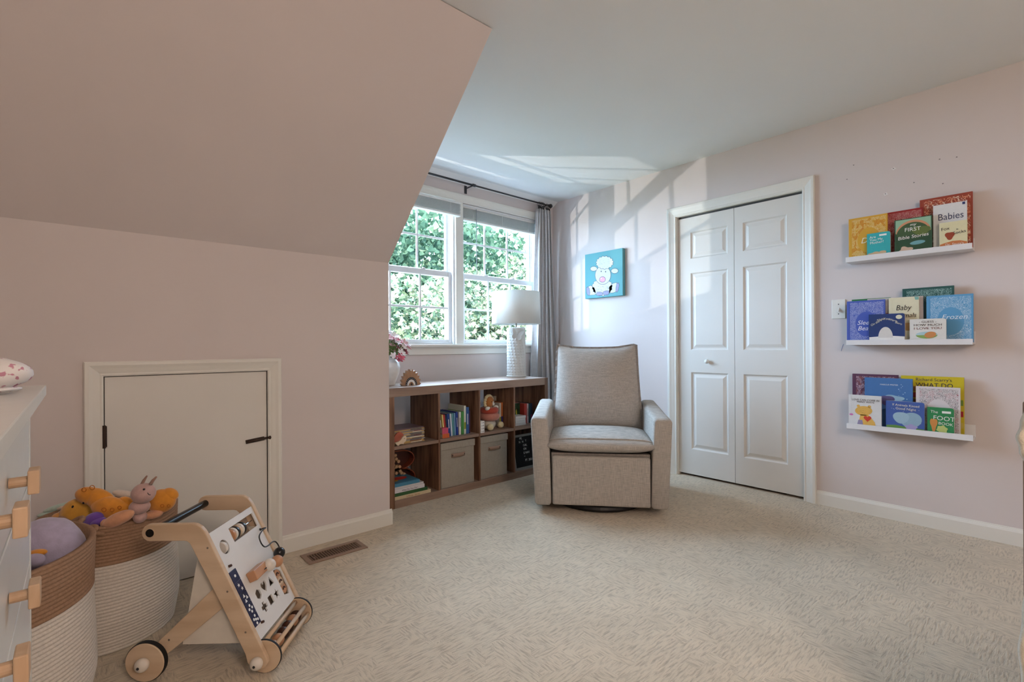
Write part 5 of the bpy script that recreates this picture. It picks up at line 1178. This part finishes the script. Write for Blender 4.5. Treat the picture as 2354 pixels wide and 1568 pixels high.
def star(cx, cz, r, r2=0.42, n=5, ph=PI/2): return [(cx+(r if i % 2 == 0 else r*r2)*math.cos(ph+PI*i/n), cz+(r if i % 2 == 0 else r*r2)*math.sin(ph+PI*i/n)) for i in range(2*n)]
rect = [(0.115, -0.072), (0.270, -0.072), (0.270, -0.022), (0.115, -0.022)]
gear = [(0.234, -0.335), (0.262, -0.345), (0.276, -0.325), (0.276, -0.262), (0.262, -0.246), (0.234, -0.240)]
hexa = [(0.109+0.0165*math.cos(PI/6+PI/3*i), -0.262+0.0175*math.sin(PI/6+PI/3*i)) for i in range(6)]
heart = [(0.153+x*0.92, -0.256+z*1.05) for x, z in hp]
tri_ = [(0.180, -0.274), (0.212, -0.274), (0.196, -0.242)]
sq = [(0.141, -0.324), (0.169, -0.324), (0.169, -0.295), (0.141, -0.295)]
c_ = 0.0065; crs = [(0.110+x, -0.309+z) for x, z in ((-c_, -0.017), (c_, -0.017), (c_, -c_), (0.017, -c_), (0.017, c_), (c_, c_), (c_, 0.017), (-c_, 0.017), (-c_, c_), (-0.017, c_), (-0.017, -c_), (-c_, -c_))]
loops = [[(0.017, -0.376), (0.283, -0.376), (0.283, 0.0), (0.017, 0.0)], rect, circle(0.060, -0.064, 0.0225, 0.0235, 24), gear, hexa, heart, tri_, sq, crs, star(0.197, -0.310, 0.019)]
loopfill(loops, 0.005, 'panel', PANW, bd)
box('backing', mat('backing_board', (172, 154, 138), 0.7), bd, 0.017, 0.283, 0.032, 0.036, -0.37, -0.004)
MB().tube([(0.112, 0.012, -0.047), (0.273, 0.012, -0.047)], 0.0018, 8).build('abacus_rod', mat('steel', (180, 180, 180), 0.25, metal=0.9), bd)
for k, m_ in enumerate((TANB, KNOB, BLACK, MAPLE, KNOB, BLACK)): MB().lathe([(0, 0), (0.0215, 0), (0.0225, 0.002), (0.0225, 0.009), (0.0215, 0.011), (0, 0.011)], 28, ax='x', c=(0.122+k*0.0135, 0.014, -0.047)).build('abacus_disc', m_, bd)
MB().lathe([(0, -0.006), (0.0205, -0.006), (0.0215, -0.004), (0.0215, 0.004), (0.0205, 0.006), (0, 0.006)], 28, ax='x', c=(0.062, 0.012, -0.064)).build('spinner', KNOB, bd)
box('wood_strip', wood('walnut_strip', (140, 96, 66), (160, 112, 80), (1, 1, 6)), bd, 0.005, 0.0165, -0.006, 0.004, -0.334, -0.140, bevel=0.001)
for k in range(5):
    z1 = -0.140-k*0.0385
    dm = MB().box(0.0168, 0.054, -0.009, -0.003, z1-0.0378, z1).build('domino_tile', NAVY, bd, bevel=0.001)
    cx, cz = 0.0355, z1-0.019
    def mk(pts): plate('domino_mark', pts, WHITE, dm, -0.0096, -0.0088)
    if k == 0: mk(circle(cx, cz, 0.0045, n=14))
    elif k == 1: mk(star(cx-0.004, cz+0.007, 0.0065)); mk(star(cx+0.005, cz-0.008, 0.0065))
    elif k == 2:
        for dx, dz in ((-0.004, 0.008), (0.007, -0.001), (-0.004, -0.009)): mk([(cx+dx-0.0055, cz+dz-0.005), (cx+dx+0.0055, cz+dz-0.005), (cx+dx, cz+dz+0.006)])
    elif k == 3:
        for dx, dz in ((-0.008, 0), (0.008, 0), (0, 0.010), (0, -0.010)): mk(circle(cx+dx, cz+dz, 0.004, 0.0045, 12))
    else:
        for dx, dz in ((0, 0), (-0.009, 0.004), (0.009, -0.004), (0.002, 0.012), (-0.002, -0.012)): mk(circle(cx+dx, cz+dz, 0.004, 0.0045, 12))
for x, z in ((0.039, -0.124), (0.062, -0.338)): MB().lathe([(0, -0.012), (0.004, -0.011), (0.0045, 0)], 12, ax='y', c=(x, 0, z)).build('axle_pin', BROWNB, bd)
bpy.context.view_layer.update()
BM = (Matrix.Translation((0.420, 1.659, 0)) @ Matrix.Rotation(math.atan2(-0.645, 0.764), 4, 'Z') @ bd.matrix_local).inverted()
def bl(u, v, y):   # board point seen at (u, v), y in front of (negative) the panel
    o_ = BM @ Vector((0, 0, CAMZ)); e_ = BM @ at(u, v, 1.0)
    return o_+(e_-o_)*((y-o_.y)/(e_.y-o_.y))
# slider block, beads on a wire
MB().box(0.090, 0.166, -0.034, -0.004, -0.214, -0.180).build('sliding_block', TANB, bd, bevel=0.003)
for u, v, r, m_ in ((619, 1299, 0.0215, KNOB), (637, 1290, 0.0205, TANB), (642, 1271, 0.020, DOWELB)):
    MB().ell(bl(u, v, -0.034), (r, r, r), 18, 12).build('wire_bead', m_, bd, smooth=True)
wp = [bl(*q_) for q_ in ((597, 1218, -0.004), (611, 1213, -0.03), (603, 1220, -0.032), (596, 1233, -0.034), (600, 1248, -0.034), (608, 1257, -0.034), (617, 1254, -0.034), (626, 1246, -0.034), (634, 1246, -0.034), (641, 1256, -0.034), (643, 1268, -0.034), (638, 1288, -0.034), (622, 1298, -0.034), (604, 1312, -0.030), (600, 1318, -0.004))]
def smoothp(P_, k=5):
    out = []
    for i in range(len(P_)-1):
        p0, p1, p2, p3 = P_[max(i-1, 0)], P_[i], P_[i+1], P_[min(i+2, len(P_)-1)]
        for s in range(k):
            t = s/k; out.append(0.5*((2*p1)+(p2-p0)*t+(2*p0-5*p1+4*p2-p3)*t*t+(-p0+3*p1-3*p2+p3)*t**3))
    return out+[P_[-1]]
MB().tube(smoothp(wp), 0.0023, 8).build('bead_wire', BLACK, bd, smooth=True)
MB().lathe([(0, -0.006), (0.004, -0.005), (0.005, -0.002)], 12, ax='y', c=tuple(wp[0])).build('wire_screw', RODM, bd)
# wooden turning pieces in the side slot
for z, r, m_ in ((-0.262, 0.017, TANB), (-0.290, 0.017, MAPLE), (-0.318, 0.018, TANB)):
    gp = MB().lathe([(0, -0.004), (r, -0.004), (r, 0.008), (0, 0.008)], 22, ax='y', c=(0.255, 0.006, z)).build('turning_piece', m_, bd)
    MB().prism(arc(0.0045, 0.0095, 1.0), -0.0058, -0.0038).xf(Matrix.Translation((0.255, 0.006, z-0.003))).build('painted_curl', BROWNB, gp)

# ------------------------------------------------------------------ white dresser at the left edge
dr = thing('dresser', 'white dresser with wooden knobs at the left edge', 'dresser', (0, 0, 0))
LACQ = mat('dresser_lacquer', (232, 229, 222), 0.25, var=0.01)
XF = -0.083
box('top', LACQ, dr, -0.58, -0.057, 0.34, 1.602, 0.918, 0.942, bevel=0.002)
box('side_panel', LACQ, dr, -0.56, XF, 1.560, 1.580, 0.03, 0.918, bevel=0.001); box('side_panel', LACQ, dr, -0.56, XF, 0.36, 0.38, 0.03, 0.918, bevel=0.001)
box('carcass', LACQ, dr, -0.56, XF-0.022, 0.38, 1.560, 0.06, 0.918)
for k in range(4):
    z1 = 0.905-k*0.182
    dw = box('drawer', LACQ, dr, XF-0.020, XF-0.001, 0.386, 1.554, z1-0.174, z1, bevel=0.0015)
    for y in (0.865, 1.105):
        zc = z1-0.089
        kn = MB().tube([(XF, y, zc), (XF+0.022, y, zc)], 0.0085, 14).build('knob', BEECH, dw)
        MB().box(XF+0.022, XF+0.036, y-0.019, y+0.019, zc-0.019, zc+0.019).build('knob_head', BEECH, kn, bevel=0.002)
for x, y in ((-0.54, 0.37), (-0.10, 0.37), (-0.54, 1.57), (-0.10, 1.57)): box('foot', LACQ, dr, x-0.02, x+0.02, y-0.01, y+0.01, 0, 0.06)
def spots():
    m = mat('pink_spot_cloth', (232, 226, 224), 0.9, var=0.02); nt = m.node_tree; N = nt.nodes; L = nt.links; b = N['Principled BSDF']
    vo = N.new('ShaderNodeTexNoise'); vo.inputs['Scale'].default_value = 60; rp = N.new('ShaderNodeValToRGB'); L.new(vo.outputs['Fac'], rp.inputs['Fac'])
    tc = N.new('ShaderNodeTexCoord'); L.new(tc.outputs['Object'], vo.inputs['Vector'])
    rp.color_ramp.elements[0].position = 0.60; rp.color_ramp.elements[1].position = 0.63; rp.color_ramp.elements[0].color = rgb(234, 228, 226); rp.color_ramp.elements[1].color = rgb(198, 140, 158)
    L.new(rp.outputs['Color'], b.inputs['Base Color']); return m
cl_ = thing('swaddle_cloth', 'bunched white cloth with pink dabs lying on the dresser', 'cloth')
mb = MB(); vell(mb, -4, 862, 0.930, 58, 36, 0.045, 0.18, 28)
c0 = pl(-4, 862, 0.930)
mb.v = [tuple(Vector(p)+(Vector(p)-c0).normalized()*0.0035*math.sin(90*p[0]+40*p[2])*math.sin(70*p[2]+30*p[1])) for p in mb.v]
mb.build('bundle', spots(), cl_, smooth=True)
mb = MB(); vell(mb, 0, 897, 0.925, 30, 7, 0.035, 0.1, 20); mb.build('fold', spots(), cl_, smooth=True)

# ------------------------------------------------------------------ something cream just at the right edge
pc = at(2397, 1200, 1.04)
cr = thing('draped_rail', 'brown wooden rail draped with cream fleece at right edge', 'rail', (pc.x, pc.y, 0), math.atan2(-_s, _c))
RAILW = wood('rail_wood', (112, 84, 62), (138, 106, 82), (6, 6, 1))
for x in (0.0, 0.62): box('post', RAILW, cr, x, x+0.042, 0.0, 0.042, 0, 0.90, bevel=0.004)
box('top_rail', RAILW, cr, 0.042, 0.62, 0.006, 0.036, 0.845, 0.885, bevel=0.003); box('bottom_rail', RAILW, cr, 0.042, 0.62, 0.006, 0.036, 0.20, 0.24, bevel=0.003)
for k in range(7): box('slat', RAILW, cr, 0.10+k*0.075, 0.125+k*0.075, 0.014, 0.028, 0.24, 0.845, bevel=0.002)
FLEECE = mat('cream_fleece', (224, 214, 196), 1.0, var=0.06, scale=60, bump=0.6, bscale=300, bdist=0.004, sheen=0.4)
def fleece(za, zb, x0, nm):
    """sheet hanging in front of the rail, wavy at its free edge"""
    def f(a, q_):
        z = za+(zb-za)*q_; e = x0+0.003*math.sin(q_*9)+0.002*math.sin(q_*23)-0.006*math.sin(PI*q_)**0.5
        y = -0.016+0.010*math.sin(18*a+3*q_)
        return (e+0.56*a, y, z)
    MB().grid(40, 34, f).build(nm, FLEECE, cr, smooth=True, solid=0.010)
fleece(0.893, 0.760, -0.048, 'fleece_cover'); fleece(0.54, 0.20, -0.046, 'fleece_skirt')
MB().grid(30, 6, lambda a, q_: (0.02+0.48*a, -0.016+0.07*q_, 0.893+0.012*math.sin(PI*q_))).build('fleece_fold', FLEECE, cr, smooth=True, solid=0.010)

# ------------------------------------------------------------------ unseen glowing globe added behind the camera for warm fill
def fill_glow_mat():
    m = bpy.data.materials.new('fill_glow'); m.use_nodes = True; b = m.node_tree.nodes['Principled BSDF']; b.inputs['Base Color'].default_value = (0.9, 0.85, 0.78, 1)
    b.inputs['Emission Color'].default_value = (1.0, 0.825, 0.70, 1); b.inputs['Emission Strength'].default_value = 34.0; return m
pl_ = thing('fill_globe', 'unseen glowing globe added behind the camera as warm fill light', 'lamp', (0.35, -1.45, ZC))
MB().ell((0, 0, -0.42), (0.25, 0.25, 0.23), 16, 10).build('globe', fill_glow_mat(), pl_, smooth=True)
MB().tube([(0, 0, 0), (0, 0, -0.2)], 0.004, 8).build('cord', BLACK, pl_)
MB().lathe([(0, 0), (0.05, 0), (0.05, -0.02), (0, -0.025)], 20).build('canopy', TRIM, pl_)
